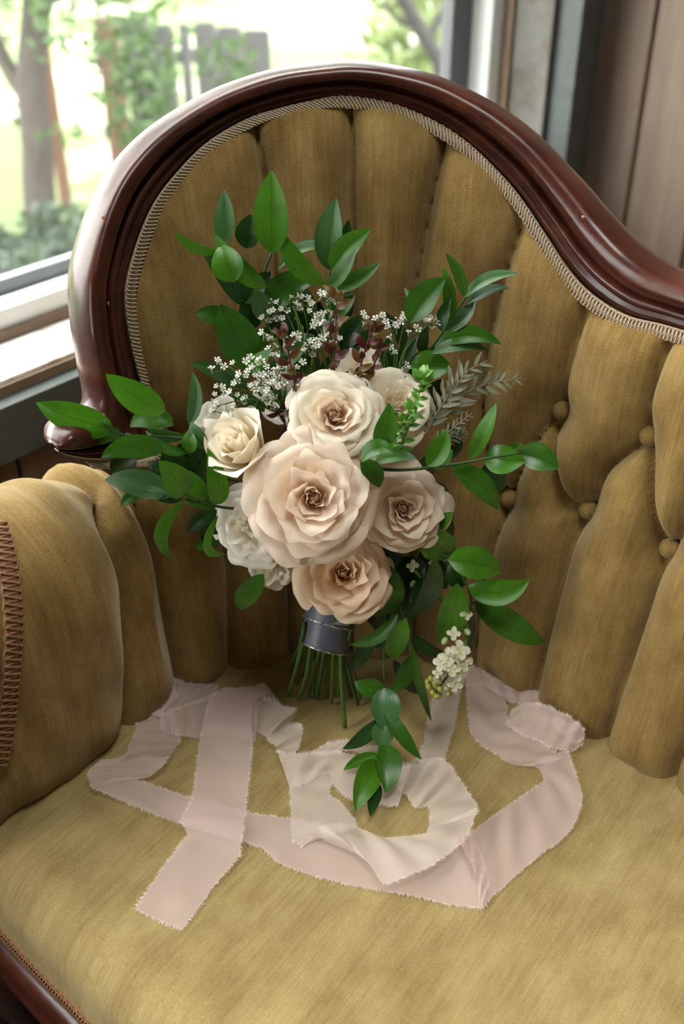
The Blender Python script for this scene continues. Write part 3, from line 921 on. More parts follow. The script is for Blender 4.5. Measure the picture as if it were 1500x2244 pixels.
def rose(center, rpx, Y, aim, n, mat, openness=1.0, ruffle=.02, seed=1, depth=1.0, label=None, heart=.0, core_mat=None, name='rose', lens=(.40, .80), spin=None, cup=False):
    rr = random.Random(seed)
    C = at_y(center[0], center[1], Y)
    R = rpx * Y / ray(*center)[1]
    c = cam_dir(C)
    ax = unit(c + RTV * aim[0] + UPV * aim[1])
    u = unit(np.cross(UPV, ax)); w = np.cross(ax, u)
    e = bpy.data.objects.new(name, None); e.empty_display_size = .02
    COL.objects.link(e); e.parent = bouquet
    base = C - ax * R * .45
    e.location = base - origin_of(bouquet)
    if label: e['label'] = label
    nu, nv = 17, 14
    uu = np.linspace(-1, 1, nu)[:, None]; vv = np.linspace(0, 1, nv)[None, :]
    sp0 = rr.uniform(0, 6.28) if spin is None else spin
    for k in range(n):
        f = (k / (n - 1)) ** .85
        phi = sp0 + k * 2.39996 + rr.uniform(-.22, .22)
        L = R * (lens[0] + lens[1] * f) * rr.uniform(.88, 1.08)
        A = (1.25 - .50 * f) * rr.uniform(.85, 1.15)
        tb = math.radians(6 + (22 + 40 * openness) * f + rr.uniform(-5, 5))
        tt = math.radians(-34 + (62 + 62 * openness) * f + rr.uniform(-9, 9))
        curl = math.radians((18 + 75 * f ** 1.5) * rr.uniform(.5, 1.3)) * (.35 + .65 * openness)
        tip = .06 + .11 * f
        if cup:
            L = R * (.95 + .35 * f) * rr.uniform(.95, 1.05); A = rr.uniform(.95, 1.2)
            tb = math.radians(38 + 44 * f); tt = math.radians(-26 + 30 * f + rr.uniform(-4, 4)); curl = math.radians(10 + 60 * f * rr.uniform(.5, 1.2))
        vtop = 1 - .20 * np.abs(uu) ** 2.6 + tip * np.exp(-(uu / .16) ** 2) * rr.uniform(.4, 1.4)
        V_ = vv * vtop
        fold = rr.uniform(.6, 1.7)
        th = tb + (tt - tb) * V_ ** (.55 if cup else 1.1) + curl * np.clip((V_ - .74) / .26, 0, 1.3) ** 2 + fold * (.35 + .5 * f) * np.clip(np.abs(uu) - .5, 0, 1) ** 1.4 * np.clip((V_ - .35) / .6, 0, 1)
        dl = L * vtop / (nv - 1) + 0 * V_
        rho = np.cumsum(np.sin(th) * dl, axis=1) - np.sin(th[:, :1]) * dl[:, :1]
        zz = np.cumsum(np.cos(th) * dl, axis=1) - np.cos(th[:, :1]) * dl[:, :1]
        rho = rho * ((.30 + .70 * f) if cup else 1.0) + R * (.02 + .15 * f) + R * heart * (1 - f)
        zz = zz + R * (.05 - .28 * f + .16 * (1 - f) ** 2) * depth
        ph1, ph2 = rr.uniform(0, 6), rr.uniform(0, 6)
        wob = ruffle * R * V_ ** 1.6 * (np.sin(uu * 4.2 + ph1) + .6 * np.sin(uu * 8.1 + ph2 + 2 * V_))
        rho = rho + wob + .06 * R * uu * V_ * (.3 + f)
        zz = zz + .7 * wob * np.cos(uu * 3 + ph2)
        ang = phi + uu * A * (1 - .12 * vv) * (1 - .25 * (1 - vv))
        rho = np.maximum(rho, .004 * R)
        P = base + ax * R * .30 + (np.cos(ang) * rho)[..., None] * u + (np.sin(ang) * rho)[..., None] * w + zz[..., None] * ax
        uvp = np.stack([np.broadcast_to(uu, P.shape[:2]).ravel() + k, V_.ravel()], -1)
        mt = core_mat if (core_mat and f < .45) else mat
        mesh_obj('petal', P.reshape(-1, 3), grid_faces(nu, nv), M[mt], e, uv=uvp)
    Vc, Fc = tube_geo([base + ax * R * q_ for q_ in (.40, .50, .60, .68, .72)], [R * .05, R * .09, R * .085, R * .05, R * .012], 9)
    mesh_obj('rose_heart', Vc, Fc, M[core_mat or mat], e, uv=np.stack([np.zeros(len(Vc)), np.repeat(np.linspace(.3, .9, 5), 9)], -1))
    # green calyx behind the head
    cg = Geo()
    pts = [base + ax * R * k for k in (-.35, -.15, .05, .25, .34)]
    V, F = tube_geo(pts, [R * .08, R * .2, R * .26, R * .2, R * .05], 10); cg.add(V, F)
    cg.build('calyx', M['stem'], e)
    return e
rose((688, 1092), 132, .668, (.0, .02), 40, 'petal_blush', 1.0, .020, 3, label='large open blush rose at the front of the bouquet', heart=.05, lens=(.36, .86))
rose((735, 915), 98, .708, (.02, .20), 40, 'petal_cream', 1.0, .022, 8, label='open cream rose above the large blush rose', core_mat='petal_blush', heart=.07, lens=(.36, .84))
rose((533, 990), 90, .708, (-.50, .42), 20, 'petal_cream', .40, .006, 23, label='half-closed cream rose at the left of the bouquet', cup=True)
rose((884, 1115), 88, .702, (.10, -.02), 38, 'petal_blush', .95, .024, 21, label='blush rose at the right with a tousled heart', heart=.06, lens=(.36, .86))
rose((752, 1258), 92, .690, (.03, .10), 36, 'petal_peach', .95, .022, 33, label='peach rose at the bottom, above the wrapped stems', heart=.05, lens=(.40, .84))
rose((556, 1150), 84, .712, (-.30, -.05), 30, 'petal_white', .9, .050, 41, label='white ruffled rose at the lower left', lens=(.42, .80))
rose((604, 1236), 56, .716, (-.05, -.55), 16, 'petal_white', .8, .060, 47, label='small white ruffled bloom under the lower left rose', lens=(.42, .80))
rose((862, 888), 88, .745, (.28, .42), 30, 'petal_cream', 1.0, .022, 52, label='cream rose behind the green hebe sprig', heart=.05)
rose((486, 925), 58, .752, (-.45, .35), 18, 'petal_white', .8, .040, 61, label='white ruffled bloom at the far left')
rose((785, 812), 56, .785, (.05, .55), 18, 'petal_cream', .7, .020, 67, label='cream rose at the back behind burgundy sprigs')
rose((628, 868), 62, .780, (-.1, .45), 18, 'petal_white', .8, .030, 71, label='white rose behind the tiny white blossoms')

# ---- leaves
def back_limit(px, py):
    return float(S_back(*TB(px, py))[1]) - .040
def LP(px, py, Y, lim=True):
    P = at_y(px, py, Y)
    if P[2] < SEAT + .014: P = at_z(px, py, SEAT + .014)
    return P
def leaf_geo(b, t, w, bend=0.0, arch=0.0, roll=0.0, fold=.18, nu=7, nv=13, shape=1.0):
    """b, t base and tip points; w full width; bend sideways and arch out of plane as fractions of the length"""
    a = t - b; L = np.linalg.norm(a); a = a / L
    c = cam_dir((b + t) / 2)
    wd = unit(np.cross(a, c)); nm = np.cross(wd, a)
    if np.dot(nm, c) < 0: nm = -nm
    wd, nm = wd * math.cos(roll) + nm * math.sin(roll), nm * math.cos(roll) - wd * math.sin(roll)
    v = np.linspace(0, 1, nv)
    hw = w / 2 * 3.28 * np.clip(v, 0, 1) ** (.70 * shape) * (np.clip(1 - v, 0, 1) ** 1.0 * .86 + .14 * np.clip(1 - v, 0, 1) ** .5)
    hw = np.maximum(hw, .0004)
    cl = b + a * (v * L)[:, None] + wd * (4 * v * (1 - v) * bend * L)[:, None] + nm * (4 * v * (1 - v) * arch * L)[:, None]
    tg = unit(np.gradient(cl, axis=0))
    sd = unit(wd - tg * (tg @ wd)[:, None])
    n2 = np.cross(sd, tg); n2 = n2 * np.sign((n2 @ nm))[:, None]
    u = np.linspace(-1, 1, nu)
    P = cl[None] + sd[None] * (u[:, None] * hw[None])[..., None] + n2[None] * ((fold * (np.abs(u) ** 1.3)[:, None] - .05 * np.sin(u * 5)[:, None]) * hw[None])[..., None]
    uv = np.stack(np.broadcast_arrays(u[:, None], v[None, :] * 1.0), -1)
    return P.reshape(-1, 3), grid_faces(nu, nv), uv.reshape(-1, 2)
def sprig(name, stem, stem_r, stem_mat='stem_dark', label=None):
    """stem: list of (px,py,Y); returns the stem mesh that carries the leaves"""
    P = catmull(np.array([LP(*q) for q in stem]), 24)
    V, F = tube_geo(P, np.linspace(stem_r, stem_r * .55, 24), 6)
    return mesh_obj(name, V, F, M[stem_mat], bouquet, loc=P[0], label=label)
PXM = .00040
def add_leaves(par, rows, Y, dflt='leaf', name='leaf', spread=.012):
    for r in rows:
        bx, by, tx, ty, w = r[:5]
        bend, arch, roll, mt, dY = (list(r[5:]) + [0, .08, 0, None, 0][len(r) - 5:])
        yb = Y + rng.uniform(-spread, spread) + dY; yt = yb + rng.uniform(-.012, .012)
        if tx > 330 and ty < 1500:
            yt = min(yt, back_limit(tx, ty)); yb = min(yb, back_limit(bx, by))
        b, t = LP(bx, by, yb), LP(tx, ty, yt)
        px = (yb + yt) / 2 / ray((bx + tx) / 2, (by + ty) / 2)[1]
        V, F, uv = leaf_geo(b, t, w * px, bend, arch, roll + rng.uniform(-.15, .15))
        mesh_obj(name, V, F, M[mt or dflt], par, uv=uv)
# every leaf: base x,y  tip x,y  width px [, bend, arch, roll, material, depth shift]
sp = sprig('leafy_sprig', [(715, 930, .76), (640, 760, .79), (575, 640, .80), (596, 552, .80)], .0016)
add_leaves(sp, [
    (597, 556, 596, 374, 74, 0, .04, .1, 'leaf_bright', -.01), (488, 538, 491, 415, 46, .05, .05, .3, 'leaf_blue'), (540, 545, 549, 470, 50, 0, .05, .2, 'leaf_dark', .012),
    (479, 550, 384, 509, 24, -.10, .1, .4, 'leaf_bright', -.01), (526, 668, 442, 546, 40, .08, .05, 0, 'leaf_dark', .01), (514, 618, 484, 536, 66, 0, .12, 0, 'leaf_bright', -.012),
    (586, 630, 472, 514, 42, -.08, .1, .2, 'leaf_bright', -.015), (536, 664, 594, 596, 44, -.06, .05, 0, 'leaf_dark', .012), (590, 700, 558, 632, 46, 0, .06, .2, 'leaf_blue', .004)], .79)
sp = sprig('leafy_sprig', [(740, 930, .76), (730, 780, .79), (722, 680, .80), (722, 590, .80)], .0016)
add_leaves(sp, [
    (712, 622, 613, 498, 44, -.10, .08, .1, 'leaf_bright', -.008), (722, 592, 738, 434, 58, -.04, .05, .2, 'leaf_blue'), (757, 545, 765, 482, 24, 0, .05, .3, 'leaf_dark', .01),
    (610, 590, 746, 553, 24, -.20, .1, .3, 'leaf', -.014), (727, 592, 812, 503, 48, -.08, .06, .1, 'leaf_bright', -.012), (706, 634, 780, 545, 30, .10, .05, .2, 'leaf', -.006),
    (716, 640, 834, 575, 34, .06, .06, .2, 'leaf'), (592, 682, 690, 616, 62, -.22, .12, 0, 'leaf', -.014), (712, 700, 778, 645, 44, 0, .05, .2, 'leaf', .004),
    (690, 760, 700, 660, 50, 0, .05, .2, 'leaf_dark', .012), (745, 760, 790, 690, 46, .05, .05, .2, 'leaf_dark', .012), (640, 760, 650, 700, 44, 0, .05, .1, 'leaf_dark', .014),
    (700, 830, 790, 760, 48, 0, .05, .1, 'leaf_dark', .010), (620, 770, 690, 735, 40, 0, .1, .2, 'leaf_blue', .010)], .79)
sp = sprig('leafy_sprig', [(690, 960, .75), (620, 880, .77), (550, 800, .785), (520, 700, .79)], .0016)
add_leaves(sp, [
    (512, 706, 428, 688, 40, .08, .05, .1, 'leaf', .004), (560, 806, 484, 666, 84, -.02, .06, .1, 'leaf', -.006), (556, 770, 588, 716, 40, 0, .05, .1, 'leaf_bright', .004),
    (541, 812, 593, 765, 34, .05, .05, .1, 'leaf_bright', -.016), (546, 852, 416, 795, 38, .10, .08, .3, 'leaf_blue', -.012), (590, 826, 668, 768, 40, -.05, .06, .2, 'leaf_blue', -.010),
    (588, 898, 648, 868, 36, -.12, .06, .1, 'leaf', -.016), (580, 902, 494, 862, 26, .12, .06, .3, 'leaf', -.016), (560, 720, 530, 660, 44, 0, .05, .1, 'leaf_dark', .016)], .785)
sp = sprig('leafy_sprig', [(760, 960, .75), (850, 850, .77), (930, 780, .78), (980, 715, .785), (1022, 650, .785)], .0015)
add_leaves(sp, [
    (898, 708, 977, 609, 58, -.08, .05, .1, 'leaf'), (1017, 650, 977, 554, 26, .10, .05, .3, 'leaf', -.006), (982, 706, 970, 583, 30, .10, .05, .3, 'leaf_bright', -.006),
    (1018, 652, 1138, 600, 26, -.12, .08, .4, 'leaf_blue', -.008), (1022, 670, 1118, 631, 24, -.10, .08, .5, 'leaf_dark'), (970, 727, 990, 652, 28, -.08, .05, .2, 'leaf_dark'),
    (976, 726, 1042, 660, 34, .08, .05, .2, 'leaf_dark', .004), (956, 758, 1099, 755, 36, -.16, .08, .2, 'leaf', -.010), (946, 775, 1070, 768, 30, -.10, .1, .4, 'leaf_blue', -.004),
    (900, 798, 990, 805, 60, 0, .08, 0, 'leaf_bright', -.012), (886, 776, 846, 686, 26, .10, .05, .1, 'leaf_dark'), (922, 772, 936, 714, 24, 0, .05, .1, 'leaf_dark', .004), (906, 664, 887, 630, 10, 0, .05, .1, 'leaf_bright'),
    (868, 800, 915, 740, 34, 0, .05, .2, 'leaf_dark', .010), (880, 850, 905, 790, 44, 0, .05, .2, 'leaf_dark', .014)], .78)
sp = sprig('leafy_sprig', [(640, 1010, .74), (500, 990, .73), (400, 960, .72), (270, 953, .71), (225, 920, .71)], .0016)
add_leaves(sp, [
    (362, 902, 233, 820, 62, -.04, .08, .1, 'leaf_bright'), (250, 942, 80, 882, 66, -.03, .08, .1, 'leaf_bright', .006), (272, 954, 147, 989, 50, .16, .08, .1, 'leaf', -.006),
    (380, 932, 285, 936, 46, .20, .08, .1, 'leaf', -.004), (360, 990, 222, 1003, 50, .16, .08, .1, 'leaf', -.010), (413, 930, 422, 815, 30, .12, .06, .4, 'leaf_blue'),
    (407, 955, 322, 937, 26, -.08, .06, .3, 'leaf_blue', .004), (410, 994, 320, 944, 24, -.10, .06, .3, 'leaf', .004), (416, 992, 414, 942, 34, .05, .12, .2, 'leaf_bright', -.010),
    (446, 984, 418, 926, 38, .06, .12, .3, 'leaf_blue', -.012), (420, 1080, 358, 985, 74, 0, .05, .1, 'leaf_dark', .014), (300, 1004, 245, 1040, 46, .05, .05, .1, 'leaf_dark', .006), (190, 955, 175, 995, 22, 0, .05, .2, 'leaf_blue', .01),
    (440, 1060, 400, 1000, 50, 0, .05, .1, 'leaf_dark', .016), (460, 1080, 450, 1000, 46, 0, .05, .1, 'leaf_dark', .016), (380, 1060, 330, 1010, 50, 0, .05, .1, 'leaf_dark', .016), (358, 1035, 325, 1012, 26, 0, .05, .1, 'leaf_dark', .01)], .715)
sp = sprig('leafy_sprig', [(640, 1110, .73), (540, 1115, .72), (470, 1108, .71), (390, 1075, .70)], .0016)
add_leaves(sp, [
    (382, 1085, 230, 1052, 56, .06, .08, .1, 'leaf_blue', -.004), (404, 1088, 348, 1010, 60, .04, .12, -.2, 'leaf_bright', -.012), (470, 1106, 455, 982, 46, .12, .10, .2, 'leaf_bright', -.008),
    (445, 1098, 412, 1030, 46, 0, .08, .1, 'leaf_bright', .004), (402, 1090, 345, 1096, 20, 0, .05, .1, 'leaf_dark', .006), (472, 1114, 398, 1100, 28, .10, .05, .1, 'leaf', .004), (402, 1098, 380, 1226, 30, .22, .08, .1, 'leaf_bright', -.006),
    (476, 1118, 412, 1169, 34, .08, .05, .1, 'leaf_dark', .006), (478, 1130, 494, 1214, 22, .50, .10, .5, 'leaf_bright', -.010), (500, 1150, 446, 1190, 56, .06, .06, .1, 'leaf_dark', .002), (308, 1080, 266, 1108, 26, .06, .05, .1, 'leaf', .004),
    (578, 1258, 526, 1336, 48, .06, .08, .1, 'leaf_bright', -.002), (448, 1190, 428, 1200, 22, 0, .05, .1, 'leaf', .01)], .708)
sp = sprig('leafy_sprig', [(740, 1010, .72), (860, 1030, .70), (990, 1018, .70), (1075, 1003, .70), (1140, 992, .70)], .0016)
add_leaves(sp, [
    (824, 978, 853, 882, 46, .10, .06, .1, 'leaf', -.032), (794, 1012, 870, 997, 36, -.30, .12, .2, 'leaf', -.045), (822, 1014, 913, 1006, 30, -.12, .05, .2, 'leaf', -.030),
    (790, 1014, 832, 1068, 42, -.12, .06, .2, 'leaf', -.046), (936, 1020, 978, 940, 44, .10, .10, .2, 'leaf_bright', -.012), (946, 1022, 992, 985, 34, .04, .06, .1, 'leaf', -.008),
    (1062, 1004, 1152, 1010, 60, 0, .12, .1, 'leaf_bright', -.010), (1136, 992, 1225, 1027, 58, -.06, .08, .1, 'leaf', -.002), (990, 1020, 1092, 1118, 48, -.10, .08, .1, 'leaf'), (1058, 1022, 1106, 1072, 50, 0, .05, .1, 'leaf_dark', .014),
    (1030, 1005, 1088, 884, 38, .06, .06, .3, 'leaf_bright', -.004), (1118, 985, 1146, 974, 16, 0, .05, .1, 'leaf_bright', .012), (950, 1150, 993, 1122, 30, .05, .06, .1, 'leaf_bright'), (960, 1170, 980, 1090, 40, 0, .05, .1, 'leaf_dark', .008), (935, 1060, 985, 1110, 46, 0, .05, .1, 'leaf_dark', .014), (935, 1050, 930, 1000, 36, 0, .05, .1, 'leaf_dark', .010), (980, 1000, 1000, 930, 50, 0, .05, .1, 'leaf_dark', .03)], .712)
sp = sprig('leafy_sprig', [(800, 1180, .72), (900, 1190, .70), (985, 1225, .695), (1025, 1285, .692), (1036, 1325, .692)], .0017)
add_leaves(sp, [
    (920, 1168, 984, 1224, 72, -.10, .10, -.2, 'leaf_bright', -.010), (982, 1226, 1098, 1254, 66, -.06, .12, -.15, 'leaf_bright', -.010), (1026, 1284, 1160, 1271, 54, .14, .10, -.25, 'leaf_bright', -.002),
    (1003, 1278, 961, 1410, 62, -.06, .08, .1, 'leaf_bright', -.012), (1038, 1318, 1194, 1408, 58, .04, .08, .1, 'leaf'), (1030, 1320, 1035, 1424, 24, .04, .06, .3, 'leaf_dark', .008), (1010, 1290, 990, 1230, 44, 0, .05, .2, 'leaf_dark', .012)], .695)
sp = sprig('leafy_sprig', [(790, 1200, .72), (850, 1260, .70), (880, 1340, .695), (897, 1400, .692), (900, 1440, .692)], .0016)
add_leaves(sp, [
    (856, 1240, 832, 1353, 84, .04, .10, .1, 'leaf', -.010), (952, 1224, 893, 1354, 44, -.10, .06, .3, 'leaf_dark', -.004), (950, 1265, 910, 1335, 46, .06, .05, .1, 'leaf_dark', .010), (872, 1346, 766, 1412, 28, -.12, .06, .2, 'leaf', -.006),
    (890, 1354, 866, 1444, 46, .08, .10, .4, 'leaf_bright', -.008), (804, 1306, 728, 1367, 40, -.08, .06, .1, 'leaf_dark', -.014), (850, 1372, 830, 1426, 48, 0, .05, .1, 'leaf_dark', .006), (902, 1392, 978, 1431, 28, .14, .06, .2, 'leaf_dark', .008),
    (898, 1402, 946, 1580, 20, .03, .03, .3, 'leaf'), (898, 1436, 852, 1518, 34, -.12, .06, .2, 'leaf', -.002), (820, 1398, 772, 1474, 34, .05, .05, .2, 'leaf_dark', .006), (862, 1446, 918, 1520, 28, .06, .05, .2, 'leaf_dark', .014),
    (880, 1290, 930, 1230, 60, 0, .05, .1, 'leaf_dark', .014), (830, 1290, 880, 1220, 60, 0, .05, .1, 'leaf_dark', .014), (930, 1290, 985, 1230, 50, 0, .05, .1, 'leaf_dark', .018), (850, 1340, 900, 1290, 50, 0, .05, .1, 'leaf_dark', .02)], .695)
# deep foliage behind the flower heads
sp = sprig('leafy_sprig', [(730, 1100, .76), (735, 950, .79), (730, 760, .805)], .0016)
add_leaves(sp, [
    (600, 740, 640, 640, 54, 0, .05, .2), (660, 780, 610, 690, 50, 0, .05, .2), (760, 700, 740, 610, 48, 0, .05, .2), (560, 690, 600, 610, 44, 0, .05, .1), (680, 720, 660, 620, 50, 0, .05, .1),
    (540, 640, 500, 570, 44, 0, .05, .1), (740, 800, 830, 720, 46, 0, .05, .1), (690, 820, 640, 740, 54, 0, .05, .1), (860, 830, 850, 740, 44, 0, .05, .1), (930, 900, 970, 830, 50, 0, .05, .1), (960, 1000, 1010, 960, 50, 0, .05, .1),
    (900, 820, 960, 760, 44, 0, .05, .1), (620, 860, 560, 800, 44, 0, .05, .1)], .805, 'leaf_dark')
sp = sprig('leafy_sprig', [(730, 1150, .75), (850, 1200, .735), (930, 1260, .73)], .0016)
add_leaves(sp, [
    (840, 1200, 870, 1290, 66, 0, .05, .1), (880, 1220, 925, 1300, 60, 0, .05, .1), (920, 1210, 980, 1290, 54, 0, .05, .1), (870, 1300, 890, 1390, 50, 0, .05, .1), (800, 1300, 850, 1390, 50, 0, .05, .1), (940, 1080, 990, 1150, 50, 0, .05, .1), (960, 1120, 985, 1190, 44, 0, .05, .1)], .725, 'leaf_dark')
sp = sprig('leafy_sprig', [(640, 1080, .755), (500, 1050, .74), (440, 1030, .735)], .0016)
add_leaves(sp, [
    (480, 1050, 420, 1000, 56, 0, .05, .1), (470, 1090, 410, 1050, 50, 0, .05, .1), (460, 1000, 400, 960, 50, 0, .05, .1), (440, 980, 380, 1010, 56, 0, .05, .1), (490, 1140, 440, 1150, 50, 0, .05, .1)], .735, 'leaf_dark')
# the trailing strand that hangs down to the seat
def yh(py): return float(np.interp(py, [1340, 1440, 1510, 1600, 1680, 1760], [.700, .690, .678, .650, .628, .606]))
sp = sprig('leafy_sprig', [(845, 1300, .705), (842, 1440, yh(1440)), (842, 1510, yh(1510)), (838, 1590, yh(1590)), (829, 1655, yh(1655)), (834, 1690, yh(1690))], .0013)
for r in [(843, 1504, 778, 1493, 40, -.10, .10, .2, 'leaf'), (846, 1507, 846, 1604, 60, 0, .08, 0, 'leaf_blue'), (839, 1580, 840, 1642, 46, 0, .06, 0, 'leaf_blue'),
          (836, 1574, 752, 1641, 32, -.06, .06, .2, 'leaf_dark'), (843, 1546, 924, 1664, 32, .06, .06, .3, 'leaf'), (830, 1656, 754, 1688, 24, .10, .06, .2, 'leaf_bright'),
          (842, 1630, 846, 1738, 52, -.08, .08, .1, 'leaf'), (834, 1668, 780, 1778, 52, .06, .10, .1, 'leaf_bright'), (826, 1700, 812, 1782, 30, 0, .04, .1, 'leaf_dark')]:
    b, t = LP(r[0], r[1], yh(r[1]) - .004), LP(r[2], r[3], yh(r[3]) - .004)
    px = yh(r[1]) / ray(r[0], r[1])[1]
    if r[2] == 812: b[2] -= .006; t[2] -= .004
    V, F, uv = leaf_geo(b, t, r[4] * px, r[5], r[6], r[7])
    mesh_obj('leaf', V, F, M[r[8]], sp, uv=uv)

# ---- burgundy sprigs
def small_leaf_sprig(name, stem, n, size, mats, stem_mat, seed, tuft=0, r=.0011, label=None, pair=math.pi / 2, start=.05, up=.6):
    rr = random.Random(seed)
    P = catmull(np.array([LP(*q) for q in stem]), 40)
    V, F = tube_geo(P, np.linspace(r, r * .6, 40), 6)
    o = mesh_obj(name, V, F, M[stem_mat], bouquet, loc=P[0], label=label)
    T = unit(np.gradient(P, axis=0))
    for k in range(n + tuft):
        f = start + (1 - start) * min(k / max(n - 1, 1), 1.0)
        i = int(f * 39); p, t = P[i], T[i]
        e1 = unit(np.cross(t, cam_dir(p))); e2 = np.cross(e1, t)
        a = k * 2.4 + rr.uniform(-.4, .4) if pair is None else (k // 2) * pair + (k % 2) * math.pi + rr.uniform(-.35, .35)
        d = e1 * math.cos(a) + e2 * math.sin(a)
        L = size * rr.uniform(.75, 1.2) * ((1.2 if tuft > 10 else .85) if k > n else 1)
        tipdir = unit(d + t * (up + rr.uniform(-.15, .35) + (.7 if k > n else 0)))
        q = p + tipdir * L
        V, F, uv = leaf_geo(p, q, L * .46, rr.uniform(-.08, .08), rr.uniform(.05, .2), rr.uniform(-.5, .5), .2, 5, 8)
        mesh_obj('leaf', V, F, M[mats[rr.randrange(len(mats))]], o, uv=uv)
    return o
M['leaf_amber'] = mat_leaf('amber and burgundy leaf', (.075, .020, .008), (.170, .095, .018), .3, .35, .2)
RED = ['leaf_red', 'leaf_red', 'leaf_amber']
small_leaf_sprig('burgundy_sprig', [(735, 900, .745), (731, 815, .745), (735, 740, .75), (739, 655, .755)], 18, .0132, RED, 'stem_red', 1, 4)
small_leaf_sprig('burgundy_sprig', [(655, 930, .725), (649, 860, .725), (638, 800, .727), (624, 738, .73)], 18, .0125, RED, 'stem_red', 2, 3)
small_leaf_sprig('burgundy_sprig', [(765, 900, .738), (783, 830, .738), (797, 780, .742), (815, 725, .746)], 16, .0135, RED, 'stem_red', 3, 3)
small_leaf_sprig('burgundy_sprig', [(790, 870, .74), (812, 815, .74), (824, 790, .742), (830, 765, .744)], 9, .0125, RED, 'stem_red', 4, 2)
small_leaf_sprig('burgundy_sprig', [(640, 1000, .735), (620, 960, .735), (625, 930, .735), (610, 905, .735)], 9, .010, ['leaf_red'], 'stem_red', 5, 2)
# ---- green hebe sprig
small_leaf_sprig('hebe_sprig', [(850, 1010, .705), (862, 965, .688), (893, 915, .676), (916, 875, .672), (925, 832, .672)], 58, .0088, ['leaf_hebe'], 'stem', 6, 26, .0010, 'bright green hebe sprig with small leaves', math.pi / 2, .05, .35)
small_leaf_sprig('hebe_sprig', [(875, 1010, .705), (885, 965, .690), (896, 935, .684), (908, 905, .68)], 18, .0095, ['leaf_hebe'], 'stem', 7, 2, .0009, None, math.pi / 2, .05, .35)
# ---- grey-green feathery fronds
def frond(stem, n, size, seed, mat='leaf_grey'):
    rr = random.Random(seed)
    P = catmull(np.array([LP(*q) for q in stem]), 40)
    V, F = tube_geo(P, np.linspace(.0009, .0005, 40), 5)
    o = mesh_obj('grey_frond', V, F, M[mat if mat != 'leaf_grey' else 'stem_grey'], bouquet, loc=P[0])
    T = unit(np.gradient(P, axis=0))
    for k in range(n):
        f = .12 + .86 * k / n
        i = int(f * 39); p, t = P[i], T[i]
        e1 = unit(np.cross(t, cam_dir(p)))
        d = unit(e1 * (1 if k % 2 else -1) + t * rr.uniform(.9, 1.4) + cam_dir(p) * rr.uniform(-.3, .4))
        L = size * rr.uniform(.8, 1.15) * (1 - .45 * f)
        V, F, uv = leaf_geo(p, p + d * L, L * .22, rr.uniform(-.1, .1), .08, rr.uniform(-.4, .4), .2, 4, 7)
        mesh_obj('leaflet', V, F, M[mat], o, uv=uv)
M['stem_grey'] = mat_plain('grey frond stem', (.20, .18, .13), .6, .2, 90)
frond([(915, 965, .735), (950, 900, .75), (1000, 830, .76), (1068, 790, .765)], 18, .021, 1)
frond([(930, 955, .73), (955, 910, .74), (990, 860, .75), (1026, 812, .755)], 18, .019, 2)
frond([(960, 935, .735), (1010, 870, .755), (1070, 842, .765), (1146, 828, .768)], 18, .019, 3)
frond([(950, 970, .725), (985, 945, .735), (1010, 925, .74), (1036, 905, .745)], 14, .010, 4)
frond([(940, 985, .73), (975, 965, .74), (1000, 955, .745), (1025, 945, .75)], 14, .014, 5)

# ---- sprays of tiny white blossoms
def blossom(g, p, d, r, rr):
    e1 = unit(np.cross(d, [0.3, .5, .8])); e2 = np.cross(d, e1)
    V = [p]; F = []
    ph = rr.uniform(0, 6)
    for k in range(5):
        a = ph + k * 2 * math.pi / 5
        for da, rad, hh in ((-.42, .55, .25), (-.34, 1.0, .32), (0, .88, .45), (.34, 1.0, .32), (.42, .55, .25)):
            V.append(p + (e1 * math.cos(a + da) + e2 * math.sin(a + da)) * r * rad + d * r * (hh + rr.uniform(-.08, .08)))
        b = 1 + k * 5
        F += [(0, b, b + 1, b + 2), (0, b + 2, b + 3, b + 4)]
    g.add(V, F, None, 0)
    Vt, Ft = tube_geo([p - d * r * 1.5, p - d * r * .6, p + d * r * .15], [r * .18, r * .32, r * .42], 5)
    g.add(Vt, Ft, None, 1)
def spray(root, heads, seed, n=8, size=.0032):
    rr = random.Random(seed)
    g = Geo(); st = Geo()
    R0 = LP(*root)
    for hx, hy, Y in heads:
        h = LP(hx, hy, Y)
        mid = (R0 + h) / 2 + np.array([rr.uniform(-.006, .006), rr.uniform(-.004, .004), .008])
        st.tube(catmull(np.array([R0, mid, h]), 10), np.linspace(.0008, .0005, 10), 5)
        for k in range(n):
            q = h + np.array([rr.gauss(0, .0042), rr.gauss(0, .003), rr.gauss(0, .0036)])
            d = unit(np.array([rr.gauss(0, .5), rr.gauss(-.5, .35), 1.0]))
            st.tube([h - np.array([0, 0, .004]), q - d * size], .0004, 4)
            blossom(g, q, d, size * rr.uniform(.75, 1.15), rr)
    o = st.build('blossom_spray', M['stem'], bouquet, loc=R0)
    b = g.build('tiny_blossoms', [M['blossom'], M['calyx']], o, kind='stuff')
spray((600, 900, .745), [(490, 855, .735), (505, 835, .735), (520, 880, .735), (498, 800, .75), (470, 892, .738), (512, 905, .734), (555, 895, .732)], 1, 5)
spray((620, 890, .745), [(548, 812, .735), (572, 798, .735), (560, 845, .73), (600, 862, .73), (590, 820, .735), (585, 880, .728), (618, 800, .735), (612, 832, .732)], 2, 6)
spray((660, 850, .77), [(572, 690, .785), (600, 680, .785), (620, 668, .785), (640, 655, .785), (662, 660, .785), (585, 700, .785), (645, 670, .783)], 3, 6)
spray((680, 860, .765), [(585, 745, .77), (600, 770, .765), (640, 745, .77), (690, 750, .765), (705, 745, .765), (675, 762, .765), (660, 790, .765), (700, 765, .763)], 4, 5)
